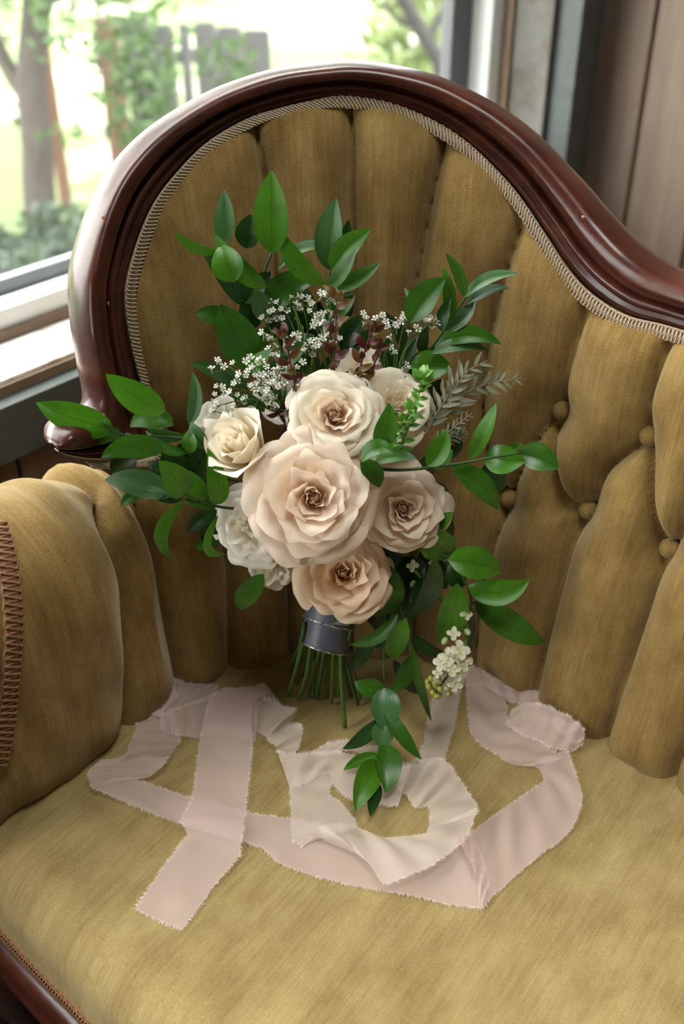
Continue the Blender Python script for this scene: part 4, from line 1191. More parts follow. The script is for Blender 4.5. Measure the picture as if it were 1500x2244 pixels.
spray((730, 850, .765), [(700, 700, .775), (712, 652, .785), (722, 655, .785), (700, 715, .775), (722, 700, .775), (695, 690, .78), (720, 735, .77)], 5, 5)
spray((860, 870, .765), [(805, 700, .78), (820, 705, .78), (856, 710, .775), (866, 718, .775), (888, 700, .775), (905, 712, .775), (936, 708, .775), (945, 705, .775), (890, 815, .765), (850, 760, .77)], 6, 4)
spray((640, 960, .735), [(640, 915, .735), (655, 935, .732), (610, 895, .735)], 7, 3)

# ---- white stock flowers hanging at the lower right
st = sprig('stock_stem', [(910, 1250, .705), (965, 1310, .695), (1025, 1370, .685), (1010, 1440, .675), (975, 1490, .668), (950, 1525, .664)], .0020, 'stem', 'stock stem with white florets and yellow-green buds')
rr = random.Random(9)
M['petal_stock'] = mat_petal('white stock petal', (.80, .76, .66), (.62, .66, .35))
def floret(px, py, Y, rpx, aim):
    p = LP(px, py, Y); c = unit(cam_dir(p) + RTV * aim[0] + UPV * aim[1])
    e1 = unit(np.cross(c, UPV)); e2 = np.cross(c, e1); R = rpx * .00041
    g = Geo()
    for ringk, (npet, sc, hh) in enumerate(((4, 1.0, 0.0), (4, .58, .14))):
        for k in range(npet):
            a = k * 2 * math.pi / npet + rr.uniform(-.2, .2) + ringk * .5
            d = e1 * math.cos(a) + e2 * math.sin(a); s_ = np.cross(c, d)
            nu, nv = 5, 6
            V = []; U = []
            for i in range(nu):
                for j in range(nv):
                    u = -1 + 2 * i / (nu - 1); v = j / (nv - 1)
                    wv = (.12 + .75 * math.sin(min(v * 1.15, 1) * math.pi / 2)) * .50 * (1 - .45 * v ** 6)
                    V.append(p + R * sc * (d * v * (1 - .12 * u * u) + s_ * u * wv + c * (hh + .35 * v - .30 * v * v + .12 * u * u * v + .05 * math.sin(5 * u + k))))
                    U.append((u, v))
            g.add(V, grid_faces(nu, nv), U)
    g.build('floret', M['petal_stock'], st)
for a in ((985, 1440, .664, 22, (0, .2)), (1008, 1425, .664, 24, (.3, .5)), (968, 1452, .662, 20, (-.4, .1)), (1018, 1450, .660, 22, (.6, 0)), (990, 1462, .658, 22, (0, -.3)), (1005, 1475, .657, 20, (.3, -.4)),
          (998, 1500, .655, 18, (.1, -.5)), (960, 1474, .660, 13, (-.5, -.1)), (995, 1388, .676, 16, (-.2, -.2)), (1022, 1345, .684, 15, (.3, 0)), (1000, 1512, .655, 12, (.2, -.8)), (905, 1240, .700, 14, (0, 0)), (950, 1235, .70, 12, (.4, 0))):
    floret(*a)
def bud(px, py, Y, rpx, mat):
    p = LP(px, py, Y); R = rpx * .00041
    d = unit(np.array([rr.uniform(-.6, .6), -.3, rr.uniform(-1, .1)]))
    V, F = tube_geo([p - d * R * 1.3, p - d * R * .9, p, p + d * R * .9, p + d * R * 1.3], [R * .3, R * .8, R, R * .62, R * .1], 7)
    mesh_obj('bud', V, F, M[mat], st)
for a in ((941, 1505, .664, 8, 'bud_green'), (950, 1518, .662, 8, 'bud_green'), (960, 1525, .660, 8, 'bud_green'), (938, 1495, .666, 7, 'bud_green'), (965, 1510, .660, 7, 'bud_green'), (955, 1500, .662, 8, 'bud_green'),
          (946, 1488, .665, 7, 'bud_green'), (982, 1508, .657, 7, 'calyx'), (985, 1520, .656, 6, 'bud_green'), (960, 1490, .662, 9, 'calyx'), (905, 1280, .70, 7, 'calyx'), (975, 1405, .674, 7, 'calyx'), (1025, 1385, .68, 8, 'calyx')):
    bud(*a)

# ---- wrapped handle and stems
axh = unit(HT - HB); hx = unit(np.cross([0, 1.0, 0], axh)); hy = np.cross(axh, hx)
HL = np.linalg.norm(HT - HB)
def ring(c, r, tilt, n=40, ph=0.0):
    a = np.linspace(0, 2 * math.pi, n, endpoint=False)
    return c + np.cos(a)[:, None] * hx * r + np.sin(a)[:, None] * hy * r + (np.cos(a + ph) * tilt)[:, None] * axh
handle = bpy.data.objects.new('handle_wrap', None); handle.empty_display_size = .02; COL.objects.link(handle); handle.parent = bouquet
handle.location = HB - origin_of(bouquet); handle['label'] = 'stems wrapped in slate grey satin ribbon with silver glitter edges'
RH = .0232
for k, (f0, f1, tilt, ph) in enumerate(((.0, .46, -.0010, .3), (.40, .80, .0012, 2.6), (.74, 1.5, .0015, .6))):
    rows = []
    for j, s_ in enumerate(np.linspace(0, 1, 9)):
        f = f0 + (f1 - f0) * s_
        r = RH * (1.0 + .035 * (1 - s_) + .012 * math.sin(6 * s_ + k)) * (1 + .02 * f)
        rows.append(ring(HB + axh * HL * f, r, tilt * (1 - s_) * 2, 40, ph))
    G = np.stack(rows, 0).transpose(1, 0, 2)
    band = mesh_obj('satin_band', G.reshape(-1, 3), grid_faces(40, 9, True), M['satin'], handle)
    rg = np.vstack([rows[0], rows[0][:1]]); c0 = HB + axh * HL * f0
    gl = Geo(); gl.tube(c0 + (rg - c0) * 1.012, .0010, 6)
    gl.build('glitter_edge', M['glitter'], handle)
# stems: top at the handle bottom, tip on the seat
STEMS = [(660, 1408, 642, 1470, 9, .0), (662, 1415, 632, 1524, 9, 1), (680, 1420, 655, 1532, 8, 1), (712, 1422, 695, 1532, 9, 1), (732, 1422, 727, 1541, 8, 1), (748, 1418, 757, 1594, 9, 1), (757, 1415, 785, 1543, 9, 1), (764, 1410, 790, 1532, 7, 1),
         (690, 1420, 686, 1528, 8, 1), (672, 1418, 668, 1500, 7, 1), (722, 1422, 712, 1528, 8, 1), (740, 1420, 742, 1526, 8, 1), (752, 1418, 770, 1528, 8, 1), (700, 1424, 678, 1524, 7, 1), (735, 1424, 752, 1520, 7, 1), (690, 1424, 650, 1500, 7, 1), (745, 1424, 775, 1510, 7, 1)]
for i, (tx, ty, bx, by, w, k) in enumerate(STEMS):
    b = at_z(bx, by, SEAT + .0035)
    f = (i * .618) % 1.0
    t = at_y(tx, ty, HB[1] + (.012 * (f - .5) if i > 7 else -.008))
    t2 = t + axh * .02
    mid = (b + t) / 2 + np.array([rng.uniform(-.002, .002), rng.uniform(-.002, .002), 0])
    P = catmull(np.array([b, mid, t, t2]), 16)
    r = w * .5 * .00044
    rad = np.full(16, r); rad[6] *= 1.18 if i % 3 == 0 else 1
    V, F = tube_geo(P, rad, 8)
    s_ = mesh_obj('cut_stem', V, F, M['stem' if i % 3 else 'stem_dark'], bouquet)
core = Geo()
core.tube([HT - axh * .01, HT + axh * .04, HT + axh * .09], [.018, .022, .008], 12)
core.build('bound_stems', M['stem_dark'], bouquet)

# ------------------------------------------------------------------ chiffon ribbons
def mat_chiffon(name, col):
    m, nt, p, o = new_mat(name)
    uv = tc(nt, 'UV')
    wv = noise(nt, uv, 1.0, 2, .5, (2600, 2600, 1))
    cl = noise(nt, tc(nt), 28, 4, .6)
    r = ramp(nt, [(.3, tuple(np.array(col) * .975)), (.7, col)])
    nt.links.new(cl.outputs['Fac'], r.inputs[0])
    nt.links.new(r.outputs[0], p.inputs['Base Color'])
    p.inputs['Roughness'].default_value = .8; p.inputs['Specular IOR Level'].default_value = .15
    p.inputs['Sheen Weight'].default_value = .2
    bump(nt, wv.outputs['Fac'], .10, .0003, p)
    t = N(nt, 'ShaderNodeBsdfTranslucent'); nt.links.new(r.outputs[0], t.inputs[0])
    tr = N(nt, 'ShaderNodeBsdfTransparent')
    m1 = N(nt, 'ShaderNodeMixShader'); m1.inputs[0].default_value = .35
    nt.links.new(p.outputs[0], m1.inputs[1]); nt.links.new(t.outputs[0], m1.inputs[2])
    m2 = N(nt, 'ShaderNodeMixShader')
    fr = ramp(nt, [(.3, (.46, .46, .46)), (.7, (.66, .66, .66))]); nt.links.new(wv.outputs['Fac'], fr.inputs[0])
    nt.links.new(fr.outputs[0], m2.inputs[0]); nt.links.new(tr.outputs[0], m2.inputs[1]); nt.links.new(m1.outputs[0], m2.inputs[2])
    nt.links.new(m2.outputs[0], o.inputs[0])
    return m
M['chiffon_pink'] = mat_chiffon('pale pink chiffon', (.82, .650, .625))
M['chiffon_ivory'] = mat_chiffon('ivory blush chiffon', (.84, .725, .660))
M['thread'] = mat_plain('frayed chiffon thread', (.78, .67, .635), .8, .05, 50)
def strip_points(st, n, ncross, seed, crease=.0016, ridges=3.0):
    """st: stations (ax, ay, az_mm, bx, by, bz_mm) -> grid (n, ncross, 3) lying on the seat"""
    rr = np.random.RandomState(seed)
    S_ = catmull(np.array(st, dtype=float), n)
    G = np.zeros((n, ncross, 3))
    ph = rr.uniform(0, 6, 4)
    for i, q in enumerate(S_):
        A = at_z(q[0], q[1], SEAT + max(q[2], 1.5) * .001); B = at_z(q[3], q[4], SEAT + max(q[5], 1.5) * .001)
        wdt = np.linalg.norm(A - B)
        for j in range(ncross):
            t = j / (ncross - 1)
            P = A * (1 - t) + B * t
            s_ = i / n * 40
            wz = crease * (math.sin(ridges * t * 6.28 + .5 * s_ + ph[0]) * .5 + .5 * math.sin(.9 * s_ + 2 * t + ph[1])) * min(1, 4 * t * (1 - t) + .35)
            P[2] = max(P[2] + wz, SEAT + .0012)
            G[i, j] = P
    return G
def ribbon(name, strips, mat, label, seed, group=None):
    first = strip_points(strips[0][0], 30, 5, seed)
    loc = first[0].mean(0); loc[2] = SEAT
    g = Geo(); fr = Geo()
    rr = random.Random(seed)
    for k, (st, opts) in enumerate(strips):
        n = opts.get('n', max(16, 7 * len(st)))
        nc = 11
        G = strip_points(st, n, nc, seed + k, opts.get('crease', .0016), opts.get('ridges', 2.0))
        d = np.linalg.norm(np.diff(G[:, nc // 2], axis=0), axis=1)
        vv = np.r_[0, np.cumsum(d)]
        uv = np.stack(np.broadcast_arrays(vv[:, None], np.linspace(0, .045, nc)[None]), -1)
        g.add(G.reshape(-1, 3), grid_faces(n, nc), uv.reshape(-1, 2))
        sides = opts.get('fray', 'AB')
        edges = []
        if 'A' in sides: edges.append((G[:, 0], G[:, 0] - G[:, 1]))
        if 'B' in sides: edges.append((G[:, -1], G[:, -1] - G[:, -2]))
        if 'S' in sides: edges.append((G[0], G[0] - G[1]))
        if 'E' in sides: edges.append((G[-1], G[-1] - G[-2]))
        for E, D in edges:
            dd = np.r_[0, np.cumsum(np.linalg.norm(np.diff(E, axis=0), axis=1))]
            m = int(dd[-1] / .00050)
            for q in range(m):
                x = rr.uniform(0, dd[-1])
                p = np.array([np.interp(x, dd, E[:, c]) for c in range(3)])
                dv = unit(np.array([np.interp(x, dd, D[:, c]) for c in range(3)]))
                i = min(int(np.searchsorted(dd, x)), len(E) - 1)
                tg = unit(E[min(i + 1, len(E) - 1)] - E[max(i - 1, 0)])
                L = rr.uniform(.0008, .0030) * (1.7 if rr.random() < .06 else 1)
                w = .00009
                bend = rr.gauss(0, .5)
                m1 = p + dv * L * .55 + tg * bend * L * .3 + np.array([0, 0, rr.uniform(-.2, .3) * L])
                e1 = p + dv * L + tg * bend * L + np.array([0, 0, rr.uniform(-.6, .3) * L])
                for z_ in (m1, e1): z_[2] = max(z_[2], SEAT + .0006)
                b0 = p - dv * .0006
                fr.add([b0 - tg * w, b0 + tg * w, m1 + tg * w, m1 - tg * w, e1], [(0, 1, 2, 3), (3, 2, 4)])
    o = g.build(name, mat, None, loc=loc)
    tag(o, label, 'ribbon', group)
    fr.build('frayed_edge', M['thread'], o, kind='stuff')
    return o
PINK = [
    # long lower band with the loop at the left, under the short crossing end
    ([(208, 1729, 9, 244, 1708, 14), (235, 1738, 6, 284, 1706, 9), (284, 1762, 3, 318, 1715, 5), (343, 1786, 2, 374, 1734, 3), (391, 1802, 3, 421, 1748, 3), (460, 1824, 4, 478, 1764, 4),
      (530, 1842, 4, 537, 1779, 4), (579, 1862, 2, 589, 1788, 3), (610, 1890, 2, 641, 1795, 3), (676, 1914, 2, 700, 1806, 2), (762, 1938, 2, 780, 1838, 2), (849, 1953, 2, 858, 1850, 2),
      (926, 1967, 2, 930, 1850, 2), (988, 1981, 2, 985, 1840, 3), (1053, 1989, 2, 1004, 1832, 8), (1068, 1982, 2, 1022, 1832, 5)], dict(n=130, crease=.0012, ridges=1.0)),
    # standing fold in the lower right corner
    ([(1002, 1828, 16, 1036, 1826, 9), (1010, 1850, 18, 1060, 1880, 8), (1032, 1890, 16, 1075, 1920, 6), (1046, 1935, 10, 1072, 1955, 4), (1053, 1989, 3, 1062, 1986, 3)], dict(fray='', n=34)),
    # right side going up
    ([(1004, 1832, 9, 1056, 1988, 3), (1029, 1828, 7, 1075, 1970, 2), (1084, 1788, 3, 1113, 1934, 2), (1132, 1754, 2, 1180, 1876, 2), (1170, 1728, 2, 1238, 1833, 3), (1190, 1713, 2, 1264, 1795, 4),
      (1192, 1699, 3, 1275, 1747, 6), (1181, 1684, 3, 1263, 1699, 8), (1163, 1675, 3, 1243, 1642, 8)], dict(n=80, crease=.0014, ridges=1.0)),
    ([(1168, 1678, 5, 1238, 1664, 7), (1127, 1675, 3, 1200, 1636, 6), (1089, 1653, 2, 1170, 1617, 4), (1050, 1627, 2, 1128, 1593, 3), (1031, 1593, 3, 1110, 1569, 3), (1026, 1540, 4, 1110, 1545, 4),
      (1024, 1502, 9, 1092, 1514, 7), (1024, 1473, 22, 1072, 1482, 18), (1036, 1458, 30, 1056, 1464, 28)], dict(n=80, crease=.0022, ridges=1.3)),
    # loop and end at the right
    ([(1058, 1470, 26, 1062, 1500, 8), (1089, 1487, 16, 1113, 1533, 3), (1146, 1509, 8, 1156, 1545, 4), (1204, 1517, 10, 1216, 1555, 6), (1246, 1527, 16, 1232, 1548, 10)], dict(n=44, crease=.0025, fray='ABE')),
    ([(1122, 1555, 8, 1106, 1588, 4), (1156, 1543, 20, 1146, 1609, 5), (1194, 1546, 30, 1185, 1624, 6), (1240, 1566, 30, 1216, 1640, 7), (1270, 1590, 24, 1252, 1643, 8), (1283, 1614, 14, 1278, 1632, 9)], dict(n=54, crease=.003, fray='AB')),
    ([(1246, 1532, 14, 1218, 1556, 8), (1252, 1560, 16, 1210, 1590, 4), (1276, 1592, 22, 1235, 1610, 4), (1283, 1612, 14, 1262, 1634, 5)], dict(n=36, crease=.0026, fray='A')),
    # left: piece coming down from the top to the loop
    ([(301, 1563, 4, 376, 1561, 5), (298, 1599, 3, 395, 1617, 3), (286, 1630, 3, 386, 1635, 4), (274, 1656, 5, 378, 1648, 7), (222, 1666, 16, 370, 1659, 17)], dict(n=48, crease=.0014, fray='ABS')),
    ([(224, 1665, 16, 370, 1658, 17), (197, 1689, 15, 351, 1682, 13), (196, 1708, 13, 330, 1699, 9), (201, 1722, 11, 300, 1708, 8), (208, 1730, 9, 244, 1708, 13)], dict(n=40, crease=.0014, fray='AB')),
    # upper left flap
    ([(378, 1479, 12, 350, 1564, 4), (400, 1486, 12, 366, 1560, 4), (430, 1492, 9, 395, 1552, 5), (480, 1505, 7, 470, 1530, 7)], dict(n=36, crease=.0022, fray='AS')),
    ([(316, 1558, 9, 352, 1574, 5), (338, 1526, 14, 368, 1548, 6), (378, 1496, 18, 392, 1530, 8)], dict(n=24, crease=.0015, fray='')),
    # horizontal band behind the short end
    ([(572, 1500, 9, 560, 1622, 5), (540, 1506, 10, 547, 1620, 6), (505, 1512, 9, 492, 1607, 5), (471, 1521, 8, 440, 1614, 4), (430, 1538, 9, 410, 1613, 3), (395, 1551, 9, 380, 1608, 4), (352, 1566, 8, 350, 1600, 5)], dict(n=56, crease=.0028, ridges=1.0)),
    # the short end lying toward the front
    ([(296, 1991, 2, 398, 2038, 2), (328, 1944, 2, 436, 1988, 2), (360, 1897, 2, 468, 1942, 2), (402, 1842, 4, 521, 1880, 4), (411, 1824, 7, 527, 1852, 7), (398, 1798, 13, 534, 1806, 12), (410, 1775, 10, 537, 1782, 9), (423, 1745, 8, 540, 1752, 7),
      (431, 1689, 8, 546, 1700, 8), (438, 1630, 10, 553, 1623, 9), (449, 1582, 13, 548, 1582, 11), (457, 1544, 15, 556, 1537, 13), (471, 1521, 16, 590, 1519, 12), (496, 1506, 15, 580, 1512, 11)], dict(n=110, crease=.0010, ridges=1.0, fray='ABS')),
]
ribbon('chiffon_ribbon', PINK, M['chiffon_pink'], 'pale pink frayed chiffon ribbon, the long outer loop with an end toward the front left', 4)
IVORY = [
    ([(551, 1512, 12, 551, 1573, 4), (590, 1530, 10, 565, 1600, 3), (617, 1547, 10, 575, 1608, 3), (650, 1553, 12, 590, 1612, 4), (645, 1568, 5, 584, 1612, 3), (636, 1584, 3, 584, 1614, 3), (652, 1585, 14, 592, 1624, 8), (662, 1592, 16, 606, 1634, 9),
      (658, 1625, 9, 608, 1642, 6), (648, 1651, 5, 609, 1650, 6)], dict(n=90, crease=.0022, ridges=1.0)),
    ([(568, 1498, 10, 556, 1530, 12), (580, 1498, 14, 585, 1535, 10), (600, 1520, 10, 610, 1552, 8), (618, 1546, 8, 622, 1556, 9)], dict(n=26, fray='')),
    # front facing band to the right, up under the leaves
    ([(609, 1645, 10, 616, 1668, 9), (611, 1648, 14, 636, 1724, 3), (640, 1650, 15, 652, 1722, 3), (676, 1651, 15, 668, 1717, 4), (734, 1647, 15, 720, 1694, 6), (772, 1654, 13, 738, 1728, 3), (801, 1664, 10, 772, 1752, 2), (839, 1660, 9, 800, 1757, 2), (878, 1672, 8, 826, 1764, 2),
      (905, 1668, 9, 873, 1766, 5)], dict(n=84, crease=.0024, ridges=1.2)),
    ([(681, 1650, 4, 690, 1656, 4), (720, 1630, 9, 730, 1652, 6), (758, 1621, 12, 765, 1642, 8), (790, 1634, 8, 790, 1650, 6), (812, 1634, 6, 805, 1658, 6), (860, 1640, 5, 850, 1672, 5)], dict(n=44, crease=.001)),
    ([(868, 1684, 6, 866, 1722, 3), (890, 1680, 10, 880, 1735, 6), (926, 1664, 14, 888, 1737, 5), (978, 1668, 14, 911, 1768, 4), (1007, 1708, 9, 938, 1767, 5), (1030, 1740, 8, 944, 1790, 6), (1047, 1771, 14, 944, 1809, 8), (1044, 1786, 13, 940, 1817, 8)], dict(n=64, crease=.0026, ridges=1.0)),
    ([(1047, 1770, 14, 944, 1809, 8), (1025, 1831, 14, 935, 1824, 10), (998, 1857, 14, 897, 1832, 9), (954, 1891, 14, 842, 1835, 7), (892, 1920, 15, 790, 1815, 6), (840, 1936, 14, 758, 1807, 8), (822, 1905, 13, 734, 1806, 12), (786, 1872, 10, 710, 1812, 16),
      (738, 1852, 6, 695, 1822, 15), (690, 1830, 6, 676, 1832, 10)], dict(n=96, crease=.0022, ridges=1.0)),
    ([(664, 1856, 3, 700, 1822, 9), (655, 1850, 3, 780, 1814, 3), (642, 1836, 3, 748, 1761, 3), (640, 1780, 3, 722, 1740, 3), (638, 1723, 3, 728, 1712, 4), (650, 1690, 3, 730, 1690, 4)], dict(n=56, crease=.0012, ridges=1.0)),
    ([(958, 1482, 14, 1026, 1468, 12), (950, 1526, 8, 1008, 1518, 7), (940, 1579, 4, 998, 1579, 4), (930, 1627, 3, 983, 1632, 3), (916, 1656, 3, 969, 1672, 3), (900, 1676, 4, 958, 1700, 4)], dict(n=56, crease=.0016, ridges=1.0)),
]
ribbon('chiffon_ribbon', IVORY, M['chiffon_ivory'], 'ivory blush frayed chiffon ribbon, the crumpled inner loop under the trailing leaves', 17)
# a scrap of petal on the seat at the right
p0 = at_z(1386, 1641, SEAT + .002)
V, F, uv = leaf_geo(p0 + np.array([-.006, .0, .001]), p0 + np.array([.005, .002, .004]), .007, .1, .15, .4)
o = mesh_obj('petal_scrap', V, F, M['leaf_scrap'] if 'leaf_scrap' in M else M['petal_stock'], None, uv=uv, loc=p0)
tag(o, 'tiny pale scrap of petal lying on the seat against the tufted back', 'petal')

# ------------------------------------------------------------------ garden outside the window
GZ = -0.45
M['grass'] = None
def mat_grass():
    m, nt, p, o = new_mat('lawn with painted sun patches')
    n = noise(nt, tc(nt), .55, 4, .6)
    n2 = noise(nt, tc(nt), 40, 4, .7)
    r = ramp(nt, [(.40, (.050, .085, .010)), (.50, (.085, .120, .020)), (.60, (.28, .27, .22))])  # last stop: pale patches, sunlit ground painted into the lawn colour
    nt.links.new(n.outputs['Fac'], r.inputs[0])
    r2 = ramp(nt, [(.3, (.6, .6, .6)), (.7, (1, 1, 1))]); nt.links.new(n2.outputs['Fac'], r2.inputs[0])
    nt.links.new(mix_col(nt, .8, r.outputs[0], r2.outputs[0], 'MULTIPLY'), p.inputs['Base Color'])
    p.inputs['Roughness'].default_value = .9
    return m
M['grass'] = mat_grass()
V = []; nx = 30
for i in range(nx):
    for j in range(nx):
        a, b = -14 + 34 * i / (nx - 1), 1.05 + 30 * j / (nx - 1)
        V.append(W(a, b, GZ + .04 * math.sin(a * .9) * math.sin(b * .7) + .02 * max(b - 8, 0)))
mesh_obj('lawn', V, grid_faces(nx, nx), M['grass'], None, loc=W(0, 6, GZ), kind='structure')
M['bark'] = mat_plain('grey brown bark', (.040, .032, .027), .9, .4, 14, map_scale=(3, 3, .7), bumps=.01)
M['bark_dark'] = mat_plain('dark bark', (.018, .016, .016), .9, .3, 14)
M['fence'] = mat_plain('silvery fence board', (.060, .058, .062), .85, .2, 6, map_scale=(4, 4, .5))
M['post'] = mat_plain('orange brown post', (.095, .042, .022), .8, .2, 8, map_scale=(4, 4, .5))
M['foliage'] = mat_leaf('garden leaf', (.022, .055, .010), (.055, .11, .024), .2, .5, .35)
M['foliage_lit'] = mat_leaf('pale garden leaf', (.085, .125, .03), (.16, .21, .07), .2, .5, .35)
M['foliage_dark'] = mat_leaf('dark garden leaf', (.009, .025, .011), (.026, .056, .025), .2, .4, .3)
def G_at(px, py): return at_z(px, py, GZ)
def foliage(name, blobs, n, size, mat, parent, seed):
    """many real leaves scattered through ellipsoid clumps"""
    rr = np.random.RandomState(seed)
    tot = sum(b[3] * b[4] * b[5] for b in blobs) ** 1.0
    g = Geo()
    Vs = []; Fs = []; Us = []; k = 0
    for b in blobs:
        m = max(int(n * (b[3] * b[4] * b[5]) / tot), 12)
        d = unit(rr.normal(size=(m, 3))); r = rr.uniform(.25, 1, size=(m, 1)) ** .5
        C = np.array(b[:3]) + d * r * np.array(b[3:6])
        C[:, 2] = np.maximum(C[:, 2], GZ + size)
        ax = unit(rr.normal(size=(m, 3)) + d * .6); sd = unit(np.cross(ax, rr.normal(size=(m, 3)))); nm = np.cross(ax, sd)
        s = size * rr.uniform(.6, 1.3, size=(m, 1))
        V = np.stack([C - ax * s, C + sd * s * .42 + nm * s * .1, C + ax * s, C - sd * s * .42 + nm * s * .1, C + nm * s * -.05], 1)
        Vs.append(V.reshape(-1, 3))
        for q in range(m):
            o_ = k + q * 5
            Fs += [(o_, o_ + 1, o_ + 4), (o_ + 1, o_ + 2, o_ + 4), (o_ + 2, o_ + 3, o_ + 4), (o_ + 3, o_, o_ + 4)]
        Us.append(np.tile([[0, 0], [1, .5], [0, 1], [-1, .5], [.2, .5]], (m, 1)))
        k += m * 5
    return mesh_obj(name, np.vstack(Vs), Fs, mat, parent, uv=np.vstack(Us), kind='stuff')
def bpart(name, pts, r0, r1, mat, parent, sides=9):
    P = catmull(np.array(pts), 22)
    V, F = tube_geo(P, np.linspace(r0, r1, 22), sides)
    return mesh_obj(name, V, F, mat, parent)
# forked tree at the left
b0 = G_at(92, 520)
t1 = empty('garden_tree', b0, 'mottled grey tree trunk with a fork, outside at the far left of the window', 'tree')
Yt = b0[1]
bpart('trunk', [b0 - [0, 0, .05], at_y(85, 420, Yt), at_y(80, 300, Yt), at_y(68, 190, Yt + .05), at_y(75, 80, Yt + .1), at_y(82, -60, Yt + .1), at_y(70, -300, Yt + .1)], .085, .055, M['bark'], t1)
bpart('branch', [at_y(72, 230, Yt), at_y(30, 170, Yt + .1), at_y(-10, 90, Yt + .2), at_y(-60, -60, Yt + .3)], .045, .03, M['bark'], t1)
bpart('branch', [at_y(80, 10, Yt + .1), at_y(180, -40, Yt - .3), at_y(300, -60, Yt - .5)], .03, .012, M['bark'], t1)
def PB(px, py, Y, rx, ry, rz): return (*at_y(px, py, Y), rx, ry, rz)
foliage('leaves', [PB(20, 20, Yt + .2, .30, .3, .22), PB(200, 60, Yt - .4, .30, .3, .20), PB(260, 150, Yt - .3, .26, .2, .20), PB(150, 290, Yt - .2, .16, .15, .06), PB(0, 250, Yt + .2, .2, .2, .12), PB(330, 30, Yt - .3, .25, .2, .12), PB(240, -160, Yt, .8, .6, .35), PB(-100, -150, Yt, .6, .6, .4)], 1500, .035, M['foliage'], t1, 1)
# unseen crown added high above the view to shade the fence and near lawn
foliage('shade_crown_leaves', [(-1.6, 5.0, 3.0, 2.2, 1.6, .9), (.2, 6.2, 3.3, 2.0, 1.8, .9), (-2.6, 3.6, 3.4, 1.6, 1.5, .8), (-.8, 7.6, 3.0, 2.4, 1.4, .9), (1.4, 5.0, 3.9, 1.6, 1.6, .8)], 9000, .10, M['foliage'], t1, 21)
# weathered fence: separate boards with gaps, two rails
fb = G_at(420, 330)
Fy0, Fy1 = 5.6, 6.3
fence = empty('board_fence', [*at_y(420, 100, 6.0)[:2], GZ], 'weathered silver-grey board fence standing in the garden behind the settee back', 'fence')
xs = [(205, 252), (268, 318), (322, 372), (390, 408), (424, 468), (474, 526), (532, 588)]
for i, (x0, x1) in enumerate(xs):
    Y = np.interp((x0 + x1) / 2, [200, 590], [5.7, 6.2])
    ty = np.interp((x0 + x1) / 2, [200, 590], [38, 62])
    P0, P1 = at_y(x0, ty, Y), at_y(x1, ty, Y)
    zt = P0[2] + rng.uniform(-.02, .02); e = np.array([.012, .03, 0])
    V = []
    for z in (GZ - .02, zt - .02, zt):
        k_ = .0 if z < zt else .015
        V += [[P0[0] + k_, P0[1], z], [P1[0] - k_, P1[1], z], [P1[0] + e[0] - k_, P1[1] + e[1], z], [P0[0] + e[0] + k_, P0[1] + e[1], z]]
    F = [(0, 3, 2, 1), (8, 9, 10, 11)] + [(l * 4 + k, l * 4 + (k + 1) % 4, (l + 1) * 4 + (k + 1) % 4, (l + 1) * 4 + k) for l in range(2) for k in range(4)]
    mesh_obj('fence_board', V, F, M['fence'], fence, smooth=False)
for zr in (-.15, .20):
    A_, B_ = at_y(205, 100, 5.74), at_y(588, 100, 6.24)
    V = [[p[0], p[1] + dy, zr + dz] for dz in (0, .07) for p, dy in ((A_, .0), (B_, .0), (B_, .04), (A_, .04))]
    mesh_obj('fence_rail', V, _BOXF, M['fence'], fence, smooth=False)
def post(px0, px1, ytop, Y, label):
    P0, P1 = at_y(px0, ytop, Y), at_y(px1, ytop, Y)
    w = P1[0] - P0[0]; c = (P0 + P1) / 2
    bm = bmesh.new()
    bmesh.ops.create_cube(bm, size=1.0)
    for v in bm.verts: v.co = Vector((c[0] + v.co.x * w, c[1] + v.co.y * w, (GZ - .02 + P0[2]) / 2 + v.co.z * (P0[2] - GZ + .02)))
    bmesh.ops.bevel(bm, geom=list(bm.edges), offset=.008, segments=1, affect='EDGES')
    bm.verts.index_update()
    V = [v.co[:] for v in bm.verts]; F = [tuple(v.index for v in f.verts) for f in bm.faces]; bm.free()
    o = mesh_obj('wooden_post', V, F, M['post'], None, smooth=False, loc=(c[0], c[1], GZ))
    tag(o, label, 'post')
post(212, 252, 40, 5.2, 'orange brown wooden post in front of the grey fence')
post(80, 106, 90, 5.5, 'thinner orange brown post just behind the forked tree trunk')
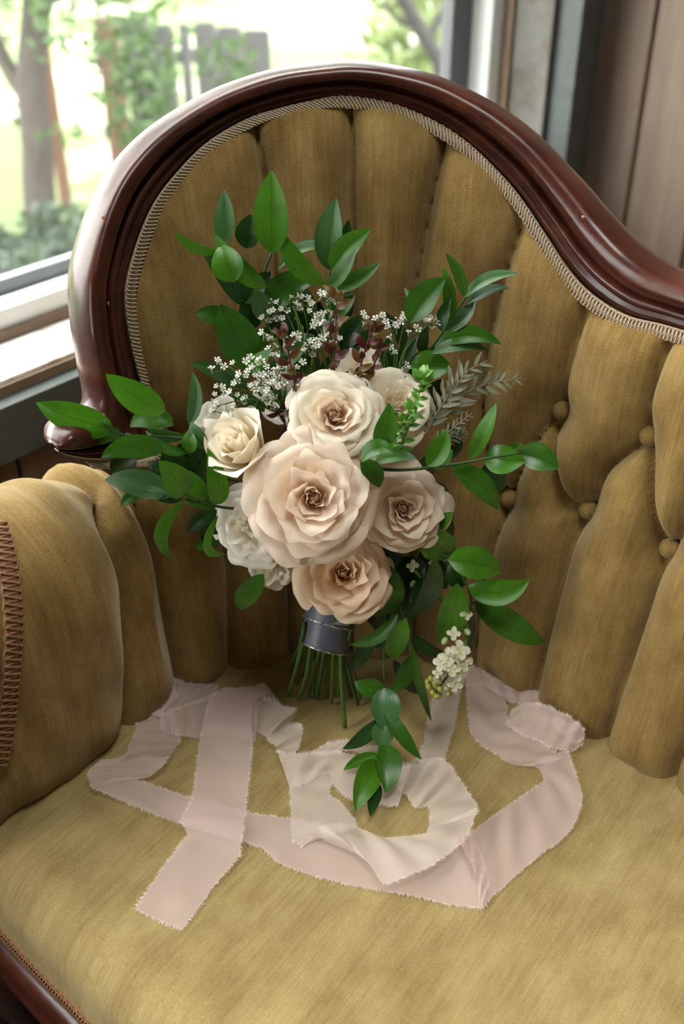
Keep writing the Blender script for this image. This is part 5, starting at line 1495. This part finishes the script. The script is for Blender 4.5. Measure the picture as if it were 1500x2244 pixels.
# climbing plant on the fence, shrubs and border plants
def shrub(name, blobs, n, size, mat, label, seed, stem_px, group=None):
    bs = np.array(blobs[0][:3])
    o = empty(name, (bs[0], bs[1], GZ), label, 'shrub', group)
    for k, b in enumerate(blobs):
        st = np.array([bs[0] + .02 * k, bs[1], GZ - .01])
        V, F = tube_geo(catmull(np.array([st, (st + np.array(b[:3])) / 2 + [0, 0, .03], b[:3]]), 10), np.linspace(.012, .005, 10), 6)
        mesh_obj('stem', V, F, M['bark'], o)
    foliage('leaves', blobs, n, size, mat, o, seed)
shrub('climbing_plant', [PB(310, 250, 4.85, .16, .12, .30), PB(305, 130, 4.9, .22, .12, .22), PB(500, 140, 5.2, .16, .08, .14), PB(340, 330, 4.8, .14, .12, .2)], 700, .035, M['foliage'], 'loose green climbing plant in front of the grey board fence', 3, 0)
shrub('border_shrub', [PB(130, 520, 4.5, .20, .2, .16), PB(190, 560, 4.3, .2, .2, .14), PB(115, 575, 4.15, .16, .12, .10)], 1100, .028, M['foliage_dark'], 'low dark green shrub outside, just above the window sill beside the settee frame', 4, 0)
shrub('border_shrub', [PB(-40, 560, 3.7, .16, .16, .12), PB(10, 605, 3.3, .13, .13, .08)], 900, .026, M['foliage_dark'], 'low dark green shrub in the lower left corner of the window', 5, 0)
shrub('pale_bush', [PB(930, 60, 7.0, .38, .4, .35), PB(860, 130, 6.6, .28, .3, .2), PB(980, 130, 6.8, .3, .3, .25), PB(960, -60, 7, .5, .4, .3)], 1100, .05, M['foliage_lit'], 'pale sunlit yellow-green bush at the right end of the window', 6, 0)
t2 = empty('leaning_tree', G_at(960, 330), 'thin dark leaning trunk with side branches at the right end of the window', 'tree')
bpart('trunk', [[*at_y(985, 200, 6.0)[:2], GZ], at_y(972, 170, 6.0), at_y(930, 80, 6.05), at_y(880, -10, 6.1), at_y(850, -80, 6.1)], .055, .035, M['bark_dark'], t2)
bpart('branch', [at_y(935, 90, 6.05), at_y(965, 40, 6.1), at_y(990, -20, 6.2)], .025, .014, M['bark_dark'], t2)
bpart('branch', [at_y(915, 60, 6.05), at_y(870, 40, 6.1), at_y(840, 5, 6.2)], .020, .010, M['bark_dark'], t2)
# far hedge that closes the garden
hedge = []
for k in range(16):
    a = -9 + k * 1.7
    p = W(a, 13 + .8 * math.sin(k * 2.1), GZ + 1.1)
    hedge.append((*p, 1.2, .9, 1.5))
o = empty('hedge', (*W(3, 13, 0)[:2], GZ), 'sunlit pale green hedge along the far end of the garden', 'hedge')
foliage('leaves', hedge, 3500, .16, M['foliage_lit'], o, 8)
bpart('stem', [[*W(3, 13, 0)[:2], GZ - .05], [*W(3, 13, 0)[:2], GZ + 1.2]], .05, .03, M['bark'], o)
